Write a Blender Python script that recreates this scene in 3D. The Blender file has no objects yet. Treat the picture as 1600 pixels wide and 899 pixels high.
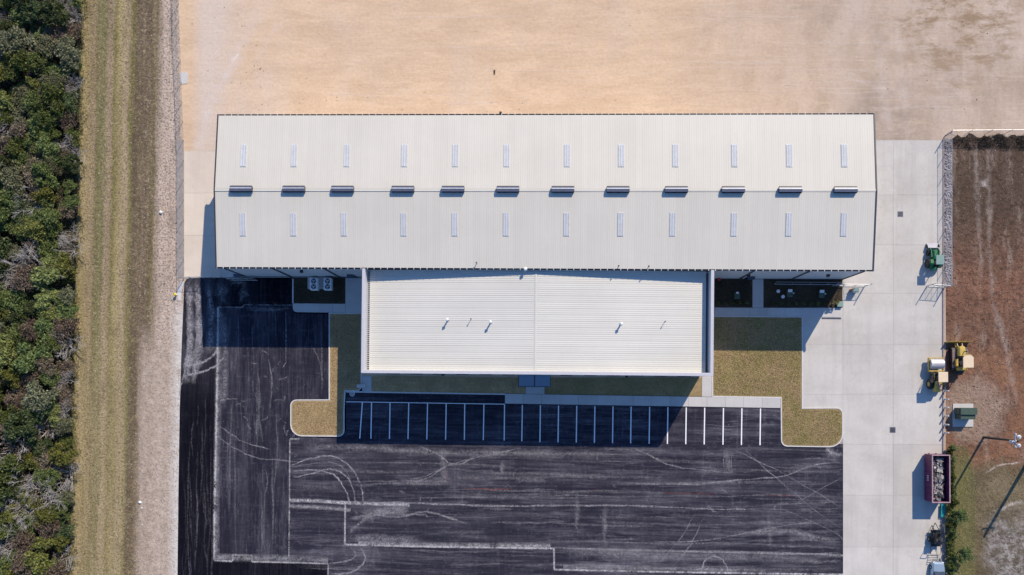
import bpy, math, random
import numpy as np
from mathutils import Matrix, Vector
random.seed(7); rng = np.random.default_rng(7)
scn = bpy.context.scene; COL = scn.collection

# ------------------------------------------------------------------ camera
H = 109.6; F = 1153.39; CX, CY = 812.79, 599.16
def rotm(a, b, r):
    ca, sa, cb, sb, cr, sr = math.cos(a), math.sin(a), math.cos(b), math.sin(b), math.cos(r), math.sin(r)
    Rx = np.array([[1,0,0],[0,cb,-sb],[0,sb,cb]]); Ry = np.array([[ca,0,sa],[0,1,0],[-sa,0,ca]]); Rz = np.array([[cr,-sr,0],[sr,cr,0],[0,0,1]])
    return Rx @ Ry @ Rz
RM = rotm(0.0302, 0.0057, 0.0093)
cam_d = bpy.data.cameras.new('camera'); cam = bpy.data.objects.new('camera', cam_d); COL.objects.link(cam)
m4 = Matrix([list(RM[i]) + [0] for i in range(3)] + [[0,0,0,1]]); m4.translation = Vector((0, 0, H)); cam.matrix_world = m4
cam_d.sensor_width = 36; cam_d.lens = F*36/1600; cam_d.shift_x = -(CX-800)/1600; cam_d.shift_y = (CY-449.5)/1600
cam_d.clip_start = 1; cam_d.clip_end = 3000
scn.camera = cam
# ------------------------------------------------------------------ sky and sun
SUNV = Vector((0.642, 1.146, 1.0)).normalized()
W = bpy.data.worlds.new('World'); scn.world = W; W.use_nodes = True
wn = W.node_tree; wn.nodes.clear()
sky = wn.nodes.new('ShaderNodeTexSky'); sky.sky_type = 'NISHITA'; sky.sun_disc = False
sky.sun_elevation = math.asin(SUNV.z); sky.sun_rotation = math.atan2(SUNV.x, SUNV.y)
sky.air_density = 1.0; sky.dust_density = 0.1; sky.ozone_density = 9.0
bg = wn.nodes.new('ShaderNodeBackground'); bg.inputs[1].default_value = 0.155
wo = wn.nodes.new('ShaderNodeOutputWorld'); wn.links.new(sky.outputs[0], bg.inputs[0]); wn.links.new(bg.outputs[0], wo.inputs[0])
sd = bpy.data.lights.new('sun', 'SUN'); sd.energy = 4.7; sd.angle = math.radians(0.5); sd.color = (1.0, 0.89, 0.72)
sun = bpy.data.objects.new('sun', sd); COL.objects.link(sun); sun.rotation_euler = (-SUNV).to_track_quat('-Z', 'Y').to_euler(); sun.location = (60, 110, 90)
scn.view_settings.view_transform = 'Standard'; scn.view_settings.look = 'None'; scn.view_settings.exposure = 0.22; scn.view_settings.gamma = 1.0

# ------------------------------------------------------------------ helpers
def P(px, py, z=0.0):
    """where the sight line through a photo pixel meets height z"""
    d = RM @ np.array([(px-CX)/F, -(py-CY)/F, -1.0]); t = (z-H)/d[2]
    return (d[0]*t, d[1]*t)
def PP(pts, z=0.0): return [P(x, y, z) for x, y in pts]

class MB:
    def __init__(s): s.v = []; s.f = []
    def add(s, vs, fs):
        o = len(s.v); s.v += [tuple(v) for v in vs]; s.f += [tuple(i+o for i in f) for f in fs]; return s
    def box(s, c, d, rz=0, bev=0):
        hx, hy, hz = d[0]/2, d[1]/2, d[2]/2; cr, sr = math.cos(rz), math.sin(rz)
        T = lambda p: (c[0]+p[0]*cr-p[1]*sr, c[1]+p[0]*sr+p[1]*cr, c[2]+p[2])
        if bev <= 0:
            v = [T((x*hx, y*hy, z*hz)) for x in (-1,1) for y in (-1,1) for z in (-1,1)]
            return s.add(v, [(0,1,3,2),(4,6,7,5),(0,4,5,1),(2,3,7,6),(0,2,6,4),(1,5,7,3)])
        b = min(bev, hx*.9, hy*.9, hz*.9); v = []; idx = {}
        for x in (-1,1):
            for y in (-1,1):
                for z in (-1,1):
                    for k in range(3):
                        q = [x*(hx-b), y*(hy-b), z*(hz-b)]; q[k] += (x,y,z)[k]*b
                        idx[(x,y,z,k)] = len(v); v.append(T(q))
        fs = []
        for k in range(3):
            a, b2 = [i for i in range(3) if i != k]
            for sg in (-1,1):
                q = []
                for u, w in ((-1,-1),(1,-1),(1,1),(-1,1)):
                    key = [0,0,0]; key[k] = sg; key[a] = u; key[b2] = w; q.append(idx[(*key, k)])
                fs.append(tuple(q))
            for u in (-1,1):
                for w in (-1,1):
                    q = []
                    for e, kk in ((-1,a),(1,a),(1,b2),(-1,b2)):
                        key = [0,0,0]; key[k] = e; key[a] = u; key[b2] = w; q.append(idx[(*key, kk)])
                    fs.append(tuple(q))
        for x in (-1,1):
            for y in (-1,1):
                for z in (-1,1): fs.append(tuple(idx[(x,y,z,k)] for k in range(3)))
        return s.add(v, fs)
    def cyl(s, p0, p1, r0, r1=None, n=8, cap=True):
        r1 = r0 if r1 is None else r1; p0 = Vector(p0); p1 = Vector(p1); d = (p1-p0)
        if d.length < 1e-6: return s
        d.normalize(); a = d.orthogonal().normalized(); b = d.cross(a)
        v = []
        for p, r in ((p0, r0), (p1, r1)):
            for i in range(n):
                t = 2*math.pi*i/n; v.append(p + a*(r*math.cos(t)) + b*(r*math.sin(t)))
        fs = [(i, (i+1) % n, n+(i+1) % n, n+i) for i in range(n)]
        if cap: fs += [tuple(range(n-1,-1,-1)), tuple(range(n, 2*n))]
        return s.add(v, fs)
    def beam(s, p0, p1, w, h=None):
        h = w if h is None else h; p0 = Vector(p0); p1 = Vector(p1); d = (p1-p0).normalized()
        up = Vector((0,0,1)) if abs(d.z) < .95 else Vector((0,1,0)); a = d.cross(up).normalized(); b = a.cross(d)
        v = [p + a*(w/2*x) + b*(h/2*y) for p in (p0, p1) for x, y in ((-1,-1),(1,-1),(1,1),(-1,1))]
        return s.add(v, [(0,1,2,3),(7,6,5,4),(0,4,5,1),(1,5,6,2),(2,6,7,3),(3,7,4,0)])
    def prism(s, poly, z0, z1, bottom=False):
        n = len(poly); ar = sum(poly[i][0]*poly[(i+1)%n][1]-poly[(i+1)%n][0]*poly[i][1] for i in range(n))
        if ar < 0: poly = poly[::-1]
        v = [(x, y, z1) for x, y in poly] + [(x, y, z0) for x, y in poly]
        fs = [tuple(range(n))] + [(i, i+n, (i+1) % n+n, (i+1) % n) for i in range(n)]
        if bottom: fs.append(tuple(range(2*n-1, n-1, -1)))
        return s.add(v, fs)
    def sheet(s, poly, z): return s.add([(x, y, z) for x, y in poly], [tuple(range(len(poly)))])
    def extr(s, prof, ax, a0, a1):
        """profile [(u,z)] extruded along axis ax ('x': profile in y,z ; 'y': profile in x,z)"""
        n = len(prof); q = lambda u, z, a: (a, u, z) if ax == 'x' else (u, a, z)
        v = [q(u, z, a0) for u, z in prof] + [q(u, z, a1) for u, z in prof]
        return s.add(v, [(i, (i+1) % n, n+(i+1) % n, n+i) for i in range(n)] + [tuple(range(n-1,-1,-1)), tuple(range(n, 2*n))])
    def loft(s, secs, cap=True):
        n = len(secs[0]); v = [p for sc in secs for p in sc]; fs = []
        for k in range(len(secs)-1):
            for i in range(n): fs.append((k*n+i, k*n+(i+1) % n, (k+1)*n+(i+1) % n, (k+1)*n+i))
        if cap: fs += [tuple(range(n-1,-1,-1)), tuple((len(secs)-1)*n+i for i in range(n))]
        return s.add(v, fs)
    def blob(s, c, r, seed=0, n=8, m=5, rough=.25):
        q = random.Random(seed); v = []; 
        for j in range(1, m):
            for i in range(n):
                th = math.pi*j/m; ph = 2*math.pi*i/n; k = 1+q.uniform(-rough, rough)
                v.append((c[0]+r[0]*k*math.sin(th)*math.cos(ph), c[1]+r[1]*k*math.sin(th)*math.sin(ph), c[2]+r[2]*k*math.cos(th)))
        v += [(c[0], c[1], c[2]+r[2]), (c[0], c[1], c[2]-r[2])]; t = len(v)-2
        fs = [(j*n+i, (j+1)*n+i, (j+1)*n+(i+1) % n, j*n+(i+1) % n) for j in range(m-2) for i in range(n)]
        fs += [(t, i, (i+1) % n) for i in range(n)] + [(t+1, (m-2)*n+(i+1) % n, (m-2)*n+i) for i in range(n)]
        return s.add(v, fs)
    def mesh(s, name, mat, smooth=False):
        me = bpy.data.meshes.new(name); me.from_pydata(s.v, [], s.f); me.update(); me.materials.append(mat)
        if smooth: me.shade_smooth()
        return me
def props(o, label=None, cat=None, group=None, kind=None):
    for k, v in (('label', label), ('category', cat), ('group', group), ('kind', kind)):
        if v: o[k] = v
    return o
def link(name, me, parent=None, loc=None, rz=0, **kw):
    o = bpy.data.objects.new(name, me); COL.objects.link(o)
    if parent is not None: o.parent = parent
    if loc is not None: o.location = loc
    o.rotation_euler = (0, 0, rz)
    return props(o, **kw)
def part(name, mb, mat, parent, loc=None, smooth=False, **kw): return link(name, mb.mesh(name, mat, smooth), parent, loc, **kw)
def thing(name, label, cat, loc=(0,0,0), rz=0, group=None):
    return link(name, None, None, loc, rz, label=label, cat=cat, group=group)
def struct(name, mb, mat, parent=None, **kw): return part(name, mb, mat, parent, **(dict(kind='structure') if parent is None else {}), **kw)
def copy_tree(root, loc, rz=0, label=None, scale=None, group=None):
    r = root.copy(); COL.objects.link(r); r.location = loc; r.rotation_euler = (0, 0, rz)
    if scale: r.scale = scale
    if label: r['label'] = label
    if group: r['group'] = group
    for ch in list(root.children):
        c = ch.copy(); COL.objects.link(c); c.parent = r
        for g in list(ch.children):
            d = g.copy(); COL.objects.link(d); d.parent = c
    return r
def inset(poly, d):
    n = len(poly); ar = sum(poly[i][0]*poly[(i+1)%n][1]-poly[(i+1)%n][0]*poly[i][1] for i in range(n)); sg = 1 if ar > 0 else -1
    out = []
    for i in range(n):
        a, b, c = (Vector(poly[(i+k) % n]) for k in (-1, 0, 1))
        e1 = (b-a).normalized(); e2 = (c-b).normalized(); n1 = Vector((-e1.y, e1.x))*sg; n2 = Vector((-e2.y, e2.x))*sg
        mm = n1+n2; L = mm.length
        mm = mm/L if L > 1e-6 else n1
        out.append(tuple(b + mm*(d/max(.35, mm.dot(n1)))))
    return out
def ring_prism(poly, w, z0, z1):
    q = inset(poly, w); n = len(poly); mb = MB()
    v = [(x,y,z1) for x,y in poly]+[(x,y,z1) for x,y in q]+[(x,y,z0) for x,y in poly]+[(x,y,z0) for x,y in q]
    fs = []
    for i in range(n):
        j = (i+1) % n
        fs += [(i, j, n+j, n+i), (2*n+i, 2*n+j, j, i), (n+i, n+j, 3*n+j, 3*n+i)]
    return mb.add(v, fs)
def npmesh(name, verts, nper, mat, attr=None):
    """verts (k*nper,3) -> k separate polygons of nper corners"""
    k = len(verts)//nper; me = bpy.data.meshes.new(name)
    me.vertices.add(len(verts)); me.vertices.foreach_set('co', np.asarray(verts, dtype=np.float32).ravel())
    me.loops.add(len(verts)); me.loops.foreach_set('vertex_index', np.arange(len(verts), dtype=np.int32))
    me.polygons.add(k); me.polygons.foreach_set('loop_start', np.arange(0, len(verts), nper, dtype=np.int32))
    me.update(calc_edges=True); me.materials.append(mat); return me

# ------------------------------------------------------------------ material kit
class NT:
    def __init__(s, name, rough=.8, spec=.3):
        s.m = bpy.data.materials.new(name); s.m.use_nodes = True; s.t = s.m.node_tree; s.b = s.t.nodes['Principled BSDF']
        s.b.inputs['Roughness'].default_value = rough; s.b.inputs['Specular IOR Level'].default_value = spec
        s.pos = s.t.nodes.new('ShaderNodeNewGeometry').outputs['Position']
    def n(s, ty, ins=None, **kw):
        nd = s.t.nodes.new(ty)
        for k, v in kw.items(): setattr(nd, k, v)
        for k, v in (ins or {}).items(): s.set(nd.inputs[k], v)
        return nd
    def set(s, sock, v):
        if isinstance(v, bpy.types.NodeSocket): s.t.links.new(v, sock)
        elif isinstance(v, (tuple, list)) and len(v) == 3 and sock.type == 'RGBA': sock.default_value = (*v, 1)
        else: sock.default_value = v
    def math(s, op, a, b=0., c=None, clamp=False):
        nd = s.n('ShaderNodeMath', operation=op, use_clamp=clamp); s.set(nd.inputs[0], a); s.set(nd.inputs[1], b)
        if c is not None: s.set(nd.inputs[2], c)
        return nd.outputs[0]
    def vec(s, sc=(1,1,1), src=None, rot=0, loc=(0,0,0)):
        return s.n('ShaderNodeMapping', {'Vector': src or s.pos, 'Scale': sc, 'Rotation': (0,0,rot), 'Location': loc}).outputs[0]
    def noise(s, scale, detail=4, rough=.55, sc=None, src=None, dist=0, rot=0, loc=(0,0,0)):
        v = s.vec(sc or (1,1,1), src, rot, loc) if (sc or rot or any(loc)) else (src or s.pos)
        return s.n('ShaderNodeTexNoise', {'Vector': v, 'Scale': scale, 'Detail': detail, 'Roughness': rough, 'Distortion': dist}).outputs['Fac']
    def voro(s, scale, feature='F1', out='Distance', sc=None):
        v = s.vec(sc) if sc else s.pos
        nd = s.n('ShaderNodeTexVoronoi', feature=feature); s.set(nd.inputs['Vector'], v); s.set(nd.inputs['Scale'], scale); return nd.outputs[out]
    def ramp(s, fac, stops, interp='LINEAR'):
        nd = s.n('ShaderNodeValToRGB'); s.set(nd.inputs[0], fac); cr = nd.color_ramp; cr.interpolation = interp
        while len(cr.elements) < len(stops): cr.elements.new(.5)
        for e, (p, c) in zip(cr.elements, stops):
            e.position = p; e.color = (c, c, c, 1) if isinstance(c, (int, float)) else (*c, 1)
        return nd.outputs[0]
    def mr(s, v, a, b, c=0., d=1.):
        nd = s.n('ShaderNodeMapRange', {'Value': v, 'From Min': a, 'From Max': b, 'To Min': c, 'To Max': d}); nd.clamp = True; return nd.outputs[0]
    def mix(s, f, a, b, mode='MIX'):
        nd = s.n('ShaderNodeMix', data_type='RGBA', blend_type=mode); s.set(nd.inputs[0], f); s.set(nd.inputs[6], a); s.set(nd.inputs[7], b); return nd.outputs[2]
    def xyz(s):
        nd = s.n('ShaderNodeSeparateXYZ', {0: s.pos}); return nd.outputs
    def color(s, c): s.set(s.b.inputs['Base Color'], c); return s
    def bump(s, h, strength=.5, dist=.05):
        nd = s.n('ShaderNodeBump', {'Height': h, 'Strength': strength, 'Distance': dist}); s.t.links.new(nd.outputs[0], s.b.inputs['Normal']); return s
def lin(r, g, b): return tuple(((c/255+.055)/1.055)**2.4 if c > 10 else c/255/12.92 for c in (r, g, b))
def K(c, k): return tuple(x*k for x in c)

def plain(name, c, rough=.5, metal=0, var=.25, scale=3., spec=.5, bump=0.):
    m = NT(name, rough, spec); m.b.inputs['Metallic'].default_value = metal
    m.color(m.ramp(m.noise(scale, 6, .65), [(.3, K(c, 1-var)), (.7, K(c, 1+var*.5))]))
    if bump: m.bump(m.noise(scale*4, 5), .6, bump)
    return m.m

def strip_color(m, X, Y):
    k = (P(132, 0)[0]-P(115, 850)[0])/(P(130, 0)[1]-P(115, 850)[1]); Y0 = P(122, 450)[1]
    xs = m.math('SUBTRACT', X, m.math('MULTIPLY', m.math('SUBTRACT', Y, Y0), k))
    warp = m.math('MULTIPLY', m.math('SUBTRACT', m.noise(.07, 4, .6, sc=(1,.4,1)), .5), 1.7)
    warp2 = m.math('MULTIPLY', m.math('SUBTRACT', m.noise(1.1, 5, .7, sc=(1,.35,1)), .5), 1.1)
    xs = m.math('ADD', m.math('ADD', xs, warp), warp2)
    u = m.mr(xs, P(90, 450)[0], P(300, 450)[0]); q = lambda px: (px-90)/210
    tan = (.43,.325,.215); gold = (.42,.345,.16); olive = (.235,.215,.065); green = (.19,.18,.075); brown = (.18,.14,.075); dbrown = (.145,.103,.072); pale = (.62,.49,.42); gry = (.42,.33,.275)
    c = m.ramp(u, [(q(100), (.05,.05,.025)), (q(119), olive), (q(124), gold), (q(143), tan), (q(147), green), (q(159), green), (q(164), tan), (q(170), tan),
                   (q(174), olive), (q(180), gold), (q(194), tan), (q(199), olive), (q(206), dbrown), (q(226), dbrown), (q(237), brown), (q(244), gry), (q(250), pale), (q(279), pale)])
    # further south the bands run together into tan straw
    sth = m.math('MULTIPLY', m.mr(Y, P(0,640)[1], P(0,470)[1], 1, 0), m.mr(xs, P(205,450)[0], P(196,450)[0]))
    c = m.mix(m.math('MULTIPLY', sth, .55), c, m.mix(m.mr(m.noise(.5, 4, .6, sc=(2.5,.15,1)), .4, .6), (.31,.255,.11), (.42,.34,.19)))
    return xs, c
# west strip + sand + everything below: the ground sheet
def ground_material():
    m = NT('bare_ground', .95, .1); X, Y, Z = m.xyz()
    ytop = P(130, 0)[1]; ybot = P(115, 899)[1]; k = (P(132, 0)[0]-P(115, 850)[0])/(ytop-P(115, 850)[1]); Y0 = P(122, 450)[1]
    fine = m.noise(2.2, 6, .7); big = m.noise(.13, 4, .6); mid = m.noise(.6, 5, .65)
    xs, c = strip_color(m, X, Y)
    tan = (.40,.305,.19); brown = (.165,.12,.08); dbrown = (.115,.082,.06)
    c = m.mix(m.mr(m.noise(.5, 5, .7, sc=(3.5,.14,1)), .42, .62, 0, .6), c, m.mix(.6, c, (.40,.31,.19)))
    c = m.mix(m.mr(m.noise(.45, 5, .75, sc=(1.6,.4,1), loc=(9,4,0)), .48, .64, 0, .6), c, m.mix(.65, c, (.08,.06,.04)))
    # straw, tufts and dark specks of the mown grass
    sp = m.voro(5.5); c = m.mix(m.math('MULTIPLY', m.mr(sp, .05, .30, .55, 0), m.mr(xs, P(256,450)[0], P(246,450)[0], .3, 1)), c, K(tan, 1.35))
    sp2 = m.noise(3.6, 3, .75); c = m.mix(m.mr(sp2, .50, .62, 0, .8), c, K(dbrown, .7)); c = m.mix(m.mr(m.noise(2.6, 4, .8, loc=(3,8,1)), .52, .64, 0, .55), c, (.50,.40,.27))
    pm = m.noise(.8, 6, .7, sc=(1.2,.8,1)); 
    inpale = m.mr(xs, P(247,450)[0], P(256,450)[0]); inp0 = inpale
    # south of the yard the pale spoil reaches further out
    wide = m.math('MULTIPLY', m.mr(Y, P(0,560)[1], P(0,500)[1], 1, 0), m.mr(xs, P(214,450)[0], P(226,450)[0])); inpale = m.math('MAXIMUM', inpale, wide)
    c = m.mix(m.math('MULTIPLY', wide, .8), c, m.mix(m.mr(pm, .35, .65), (.38,.295,.235), (.56,.45,.37)))
    c = m.mix(m.math('MULTIPLY', inpale, m.mr(m.noise(1.3, 6, .8), .53, .68, 0, .75)), c, (.24,.19,.16))
    rim = m.math('MULTIPLY', m.mr(X, P(262,700)[0], P(277,700)[0]), m.mr(Y, P(0,500)[1], P(0,455)[1], 1, 0))
    c = m.mix(m.math('MULTIPLY', rim, m.mr(m.noise(.35, 5, .6), .3, .5, .3, 1)), c, (.62,.57,.52))
    # sand pad
    s1 = m.noise(.22, 7, .68, sc=(.5,1.7,1), dist=.6); s2 = m.noise(.05, 5, .6); s3 = m.noise(1.6, 6, .7, sc=(.5,1.6,1))
    sand = m.mix(m.mr(s1, .38, .62), (.70,.505,.345), (.60,.425,.285))
    sand = m.mix(m.mr(s3, .5, .75, 0, .45), sand, (.47,.32,.21))
    grey = (.50,.40,.335); dark = (.34,.26,.205)
    # dusty grey zones: east end and west end
    e = m.math('ADD', m.mr(X, P(1020,100)[0], P(1330,100)[0]), m.math('MULTIPLY', m.math('SUBTRACT', s2, .5), 1.1), clamp=True)
    sand = m.mix(m.math('MULTIPLY', e, .8), sand, m.mix(m.mr(m.noise(.16, 6, .7, sc=(1.5,.6,1)), .42, .66), grey, dark))
    w = m.math('ADD', m.mr(X, P(470,100)[0], P(330,100)[0]), m.math('MULTIPLY', m.math('SUBTRACT', m.noise(.11, 5, .6, rot=.9, sc=(1,.4,1)), .52), 2.6), clamp=True)
    sand = m.mix(m.math('MULTIPLY', m.math('MULTIPLY', w, m.mr(X, P(298,100)[0], P(318,100)[0])), .75), sand, (.62,.52,.455))
    # churned dark earth at the top right
    d1 = m.n('ShaderNodeVectorMath', {0: m.pos, 1: (*P(1500, 30), 0)}, operation='DISTANCE').outputs['Value']
    sand = m.mix(m.math('MULTIPLY', m.mr(d1, 14, 5), m.mr(m.noise(.33, 6, .7, sc=(.6,1.2,1)), .47, .58)), sand, (.31,.215,.14))
    d2 = m.n('ShaderNodeVectorMath', {0: m.pos, 1: (*P(1390, 205), 0)}, operation='DISTANCE').outputs['Value']
    sand = m.mix(m.math('MULTIPLY', m.mr(d2, 9, 3, 0, .8), m.mr(m.noise(.3, 6, .7), .35, .6)), sand, (.30,.235,.19))
    sand = m.mix(m.mr(m.noise(.8, 7, .75, sc=(.16,2.4,1), dist=.5), .52, .68, 0, .3), sand, (.52,.37,.25)); sand = m.mix(m.mr(m.noise(1.1, 6, .75, sc=(.12,2.0,1), loc=(3,7,0)), .54, .68, 0, .3), sand, (.76,.59,.44))
    sand = m.mix(m.mr(m.noise(.9, 3, .8, sc=(.7,1.7,1)), .66, .72, 0, .6), sand, (.27,.18,.12))
    sand = m.mix(m.mr(m.voro(2.1), .06, .16, .25, 0), sand, K(dark, .9))
    edge = m.math('ADD', X, m.math('MULTIPLY', m.math('SUBTRACT', mid, .5), .8))
    kk = (P(287,300)[0]-P(281,0)[0])/(P(0,300)[1]-P(0,0)[1])
    edge = m.math('SUBTRACT', edge, m.math('MULTIPLY', m.math('SUBTRACT', Y, P(0,300)[1]), kk))
    msk = m.mr(edge, P(284,300)[0]-.15, P(286,300)[0]+.15)
    c = m.mix(msk, c, sand)
    m.color(m.mix(m.mr(fine, .3, .7, 0, .28), c, K((.5,.42,.33), .62), 'MULTIPLY') if False else m.mix(m.mr(fine, .35, .75, 0, .22), c, (.15,.115,.085)))
    h = m.math('ADD', m.math('MULTIPLY', m.noise(1.4, 7, .7), m.mr(msk, 0, 1, 1.0, .22)), m.math('MULTIPLY', s1, m.mr(msk, 0, 1, 0, .2)))
    m.bump(h, .9, .22); return m.m

def asphalt(name, base, dust, amt, sc, streak, grad=None):
    m = NT(name, .95, .03); X, Y, Z = m.xyz()
    st = m.noise(streak*.8, 5, .6, sc=sc, dist=.4); st2 = m.noise(streak*3.4, 6, .75, sc=sc, dist=.6); st3 = m.noise(streak*1.8, 5, .7, sc=(sc[1], sc[0], 1)); bl = m.noise(.10, 5, .65); fi = m.noise(4.5, 5, .8); sp = m.noise(1.3, 6, .8); dots = m.voro(1.1)
    f = m.math('MULTIPLY', m.mr(st, .45, .70), .45)
    f = m.math('ADD', f, m.math('MULTIPLY', m.mr(st2, .50, .72), .7)); f = m.math('ADD', f, m.mr(sp, .52, .74, 0, .5)); f = m.math('ADD', f, m.mr(st3, .56, .72, 0, .28))
    f = m.math('MULTIPLY', f, m.mr(bl, .32, .66, .35, 1.2)); f = m.math('ADD', f, m.mr(fi, .60, .78, 0, .35)); f = m.math('ADD', f, m.mr(dots, .03, .10, .9, 0))
    if grad: f = m.math('ADD', m.math('MULTIPLY', f, m.mr(Y, *grad, .55, 1.5)), m.math('MULTIPLY', m.mr(Y, *grad, 0, .35), m.mr(X, P(343,500)[0]+.3, P(340,500)[0], 0, 1)))
    c = m.mix(m.math('MULTIPLY', f, amt, clamp=True), base, dust)
    c = m.mix(m.mr(bl, .35, .65, .4, 0), c, K(base, .6))
    m.color(c); m.bump(fi, .35, .02); return m.m
def concrete(name, a, b, st=.5):
    m = NT(name, .85, .2); rnd = m.n('ShaderNodeObjectInfo').outputs['Random']
    c = m.mix(m.mr(m.noise(.22, 6, .62), .35, .68), a, b)
    c = m.mix(m.mr(m.noise(.35, 5, .7, sc=(2.4,.12,1)), .5, .75, 0, st), c, K(b, .80))
    c = m.mix(m.mr(m.noise(.45, 7, .8), .50, .68, 0, st*.8), c, K((b[0]*1.02, b[1]*.97, b[2]*.90), .84)); c = m.mix(m.mr(m.noise(.9, 6, .8, loc=(7,2,0)), .56, .74, 0, st), c, K(a, 1.12))
    c = m.mix(m.mr(m.noise(1.5, 7, .75), .58, .78, 0, st*.7), c, K(b, .66))
    wav = m.noise(.5, 3, .6, loc=(4,4,0)); c = m.mix(m.mr(m.voro(.55), .02, .12, st*.7, 0), c, K(b, .72))
    c = m.mix(m.mr(m.noise(8, 3, .7), .5, .8, 0, .25), c, K(b, .7))
    hv = m.n('ShaderNodeHueSaturation', {'Value': m.mr(rnd, 0, 1, .93, 1.04), 'Color': c}).outputs[0]
    m.color(hv); m.bump(m.noise(14, 4, .7), .25, .01); return m.m
def metal_roof(name, c):
    m = NT(name, .55, .35); rnd = m.n('ShaderNodeObjectInfo').outputs['Random']
    cc = m.mix(m.mr(m.noise(.12, 5, .6), .35, .7), c, K(c, .93)); cc = m.mix(m.mr(m.noise(1.2, 6, .7, sc=(1.4,.5,1)), .55, .8, 0, .18), cc, K((.5,.45,.38), .9))
    m.color(m.n('ShaderNodeHueSaturation', {'Value': m.mr(rnd, 0, 1, .975, 1.012), 'Color': cc}).outputs[0]); return m.m
def turf(name, a, b, c3):
    m = NT(name, .95, .1)
    c = m.mix(m.mr(m.noise(.28, 5, .7), .42, .58), a, b); c = m.mix(m.mr(m.noise(.5, 4, .7, sc=(.25,2.2,1), loc=(3,1,0)), .52, .68, 0, .5), c, K(b, .75)); c = m.mix(m.mr(m.noise(4.2, 5, .75), .45, .7, 0, .75), c, c3)
    c = m.mix(m.mr(m.voro(6), .05, .3, .4, 0), c, K(a, 1.3)); m.color(c); m.bump(m.noise(5, 5, .75), .9, .08); return m.m
def leafmat(name, cols, tw=.12):
    m = NT(name, .6, .3); g = m.n('ShaderNodeNewGeometry').outputs['Random Per Island']; rnd = m.n('ShaderNodeObjectInfo').outputs['Random']
    c = m.ramp(m.math('ADD', m.math('MULTIPLY', g, .55), m.math('MULTIPLY', m.noise(.9, 3, .6), .5)), [(.2 + .6*i/(len(cols)-1), c) for i, c in enumerate(cols)])
    m.color(m.n('ShaderNodeHueSaturation', {'Hue': m.mr(rnd, 0, 1, .478, .515), 'Saturation': m.mr(rnd, 0, 1, 1.0, .8), 'Value': m.mr(rnd, 0, 1, .85, 1.75), 'Color': c}).outputs[0])
    tr = m.n('ShaderNodeBsdfTranslucent', {'Color': m.b.inputs['Base Color'].links[0].from_socket})
    mx = m.n('ShaderNodeMixShader', {0: .38}); m.t.links.new(m.b.outputs[0], mx.inputs[1]); m.t.links.new(tr.outputs[0], mx.inputs[2])
    out = m.t.nodes['Material Output']; m.t.links.new(mx.outputs[0], out.inputs[0]); return m.m
def dustmat(name, c, blotch=1.4):
    m = NT(name, .95, .05); m.color(c)
    uv = m.n('ShaderNodeUVMap'); uv.uv_map = 'UVMap'; sx = m.n('ShaderNodeSeparateXYZ', {0: uv.outputs[0]}); v = sx.outputs[1]
    at = m.n('ShaderNodeAttribute'); at.attribute_name = 'amt'
    e = m.math('SUBTRACT', 1, m.math('ABSOLUTE', m.math('SUBTRACT', m.math('MULTIPLY', v, 2), 1))); e = m.math('POWER', e, .8)
    nz = m.math('ADD', m.math('MULTIPLY', m.noise(blotch*1.6, 6, .85), .8), m.math('MULTIPLY', m.noise(.35, 3, .6), .4))
    a = m.math('MULTIPLY', m.math('MULTIPLY', e, m.math('MULTIPLY', m.mr(nz, .46, .74), m.mr(m.noise(6, 4, .8), .36, .60, .15, 1.25))), at.outputs['Fac'], clamp=True)
    m.set(m.b.inputs['Alpha'], m.math('MULTIPLY', a, 1.3, clamp=True)); return m.m
def linkmat():
    m = NT('galvanised_wire_mesh', .45, .5); m.b.inputs['Metallic'].default_value = .6; m.color((.45,.46,.48))
    X, Y, Z = m.xyz(); xy = m.math('ADD', X, Y)
    def st(a):
        f = m.math('FRACT', m.math('MULTIPLY', a, 9.)); return m.math('LESS_THAN', f, .085)
    a = m.math('MAXIMUM', st(m.math('ADD', xy, Z)), st(m.math('SUBTRACT', xy, Z))); m.set(m.b.inputs['Alpha'], a); return m.m

M = {}
M['ground'] = ground_material()
M['asph_new'] = asphalt('fresh_asphalt', (.006,.006,.011), (.12,.115,.14), .45, (1.6,.10,1), .5, (P(300,640)[1], P(300,540)[1]))
M['asph_west'] = asphalt('worn_asphalt', (.022,.0212,.034), (.16,.15,.175), .74, (1.5,.12,1), .55)
M['asph_lot'] = asphalt('dusty_asphalt', (.026,.0245,.038), (.18,.168,.195), .92, (.10,1.7,1), .6)
M['conc'] = concrete('pale_concrete', (.56,.525,.485), (.475,.44,.405))
M['conc_warm'] = concrete('sandy_concrete', (.66,.57,.48), (.58,.49,.41), .3)
M['conc_base'] = plain('joint_filler', (.36,.34,.325), .9)
M['walk'] = concrete('sidewalk_concrete', (.53,.505,.49), (.46,.44,.425), .3)
M['kerb'] = plain('kerb_concrete', (.60,.58,.57), .85, var=.2)
M['roof'] = metal_roof('warehouse_roof_metal', (.60,.56,.49))
M['roof2'] = metal_roof('office_roof_metal', (.61,.585,.53))
M['wall'] = plain('ribbed_wall_metal', (.56,.555,.56), .5, var=.06, scale=.6)
M['trim'] = plain('dark_trim_metal', (.045,.045,.06), .45)
M['cap'] = plain('parapet_cap_metal', (.52,.50,.53), .4, var=.08)
M['strap'] = plain('white_strap', (.75,.75,.75), .5)
M['vent'] = plain('dark_vent_metal', (.05,.055,.09), .35, var=.3)
M['ventcap'] = plain('vent_cap_metal', (.11,.12,.17), .4); M['ventedge'] = plain('vent_edge_metal', (.55,.56,.60), .4)
M['sky'] = plain('skylight_fibreglass', (.50,.51,.53), .6, var=.12, scale=1.5, spec=.2)
M['skyf'] = plain('skylight_flashing', (.62,.62,.64), .5)
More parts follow.
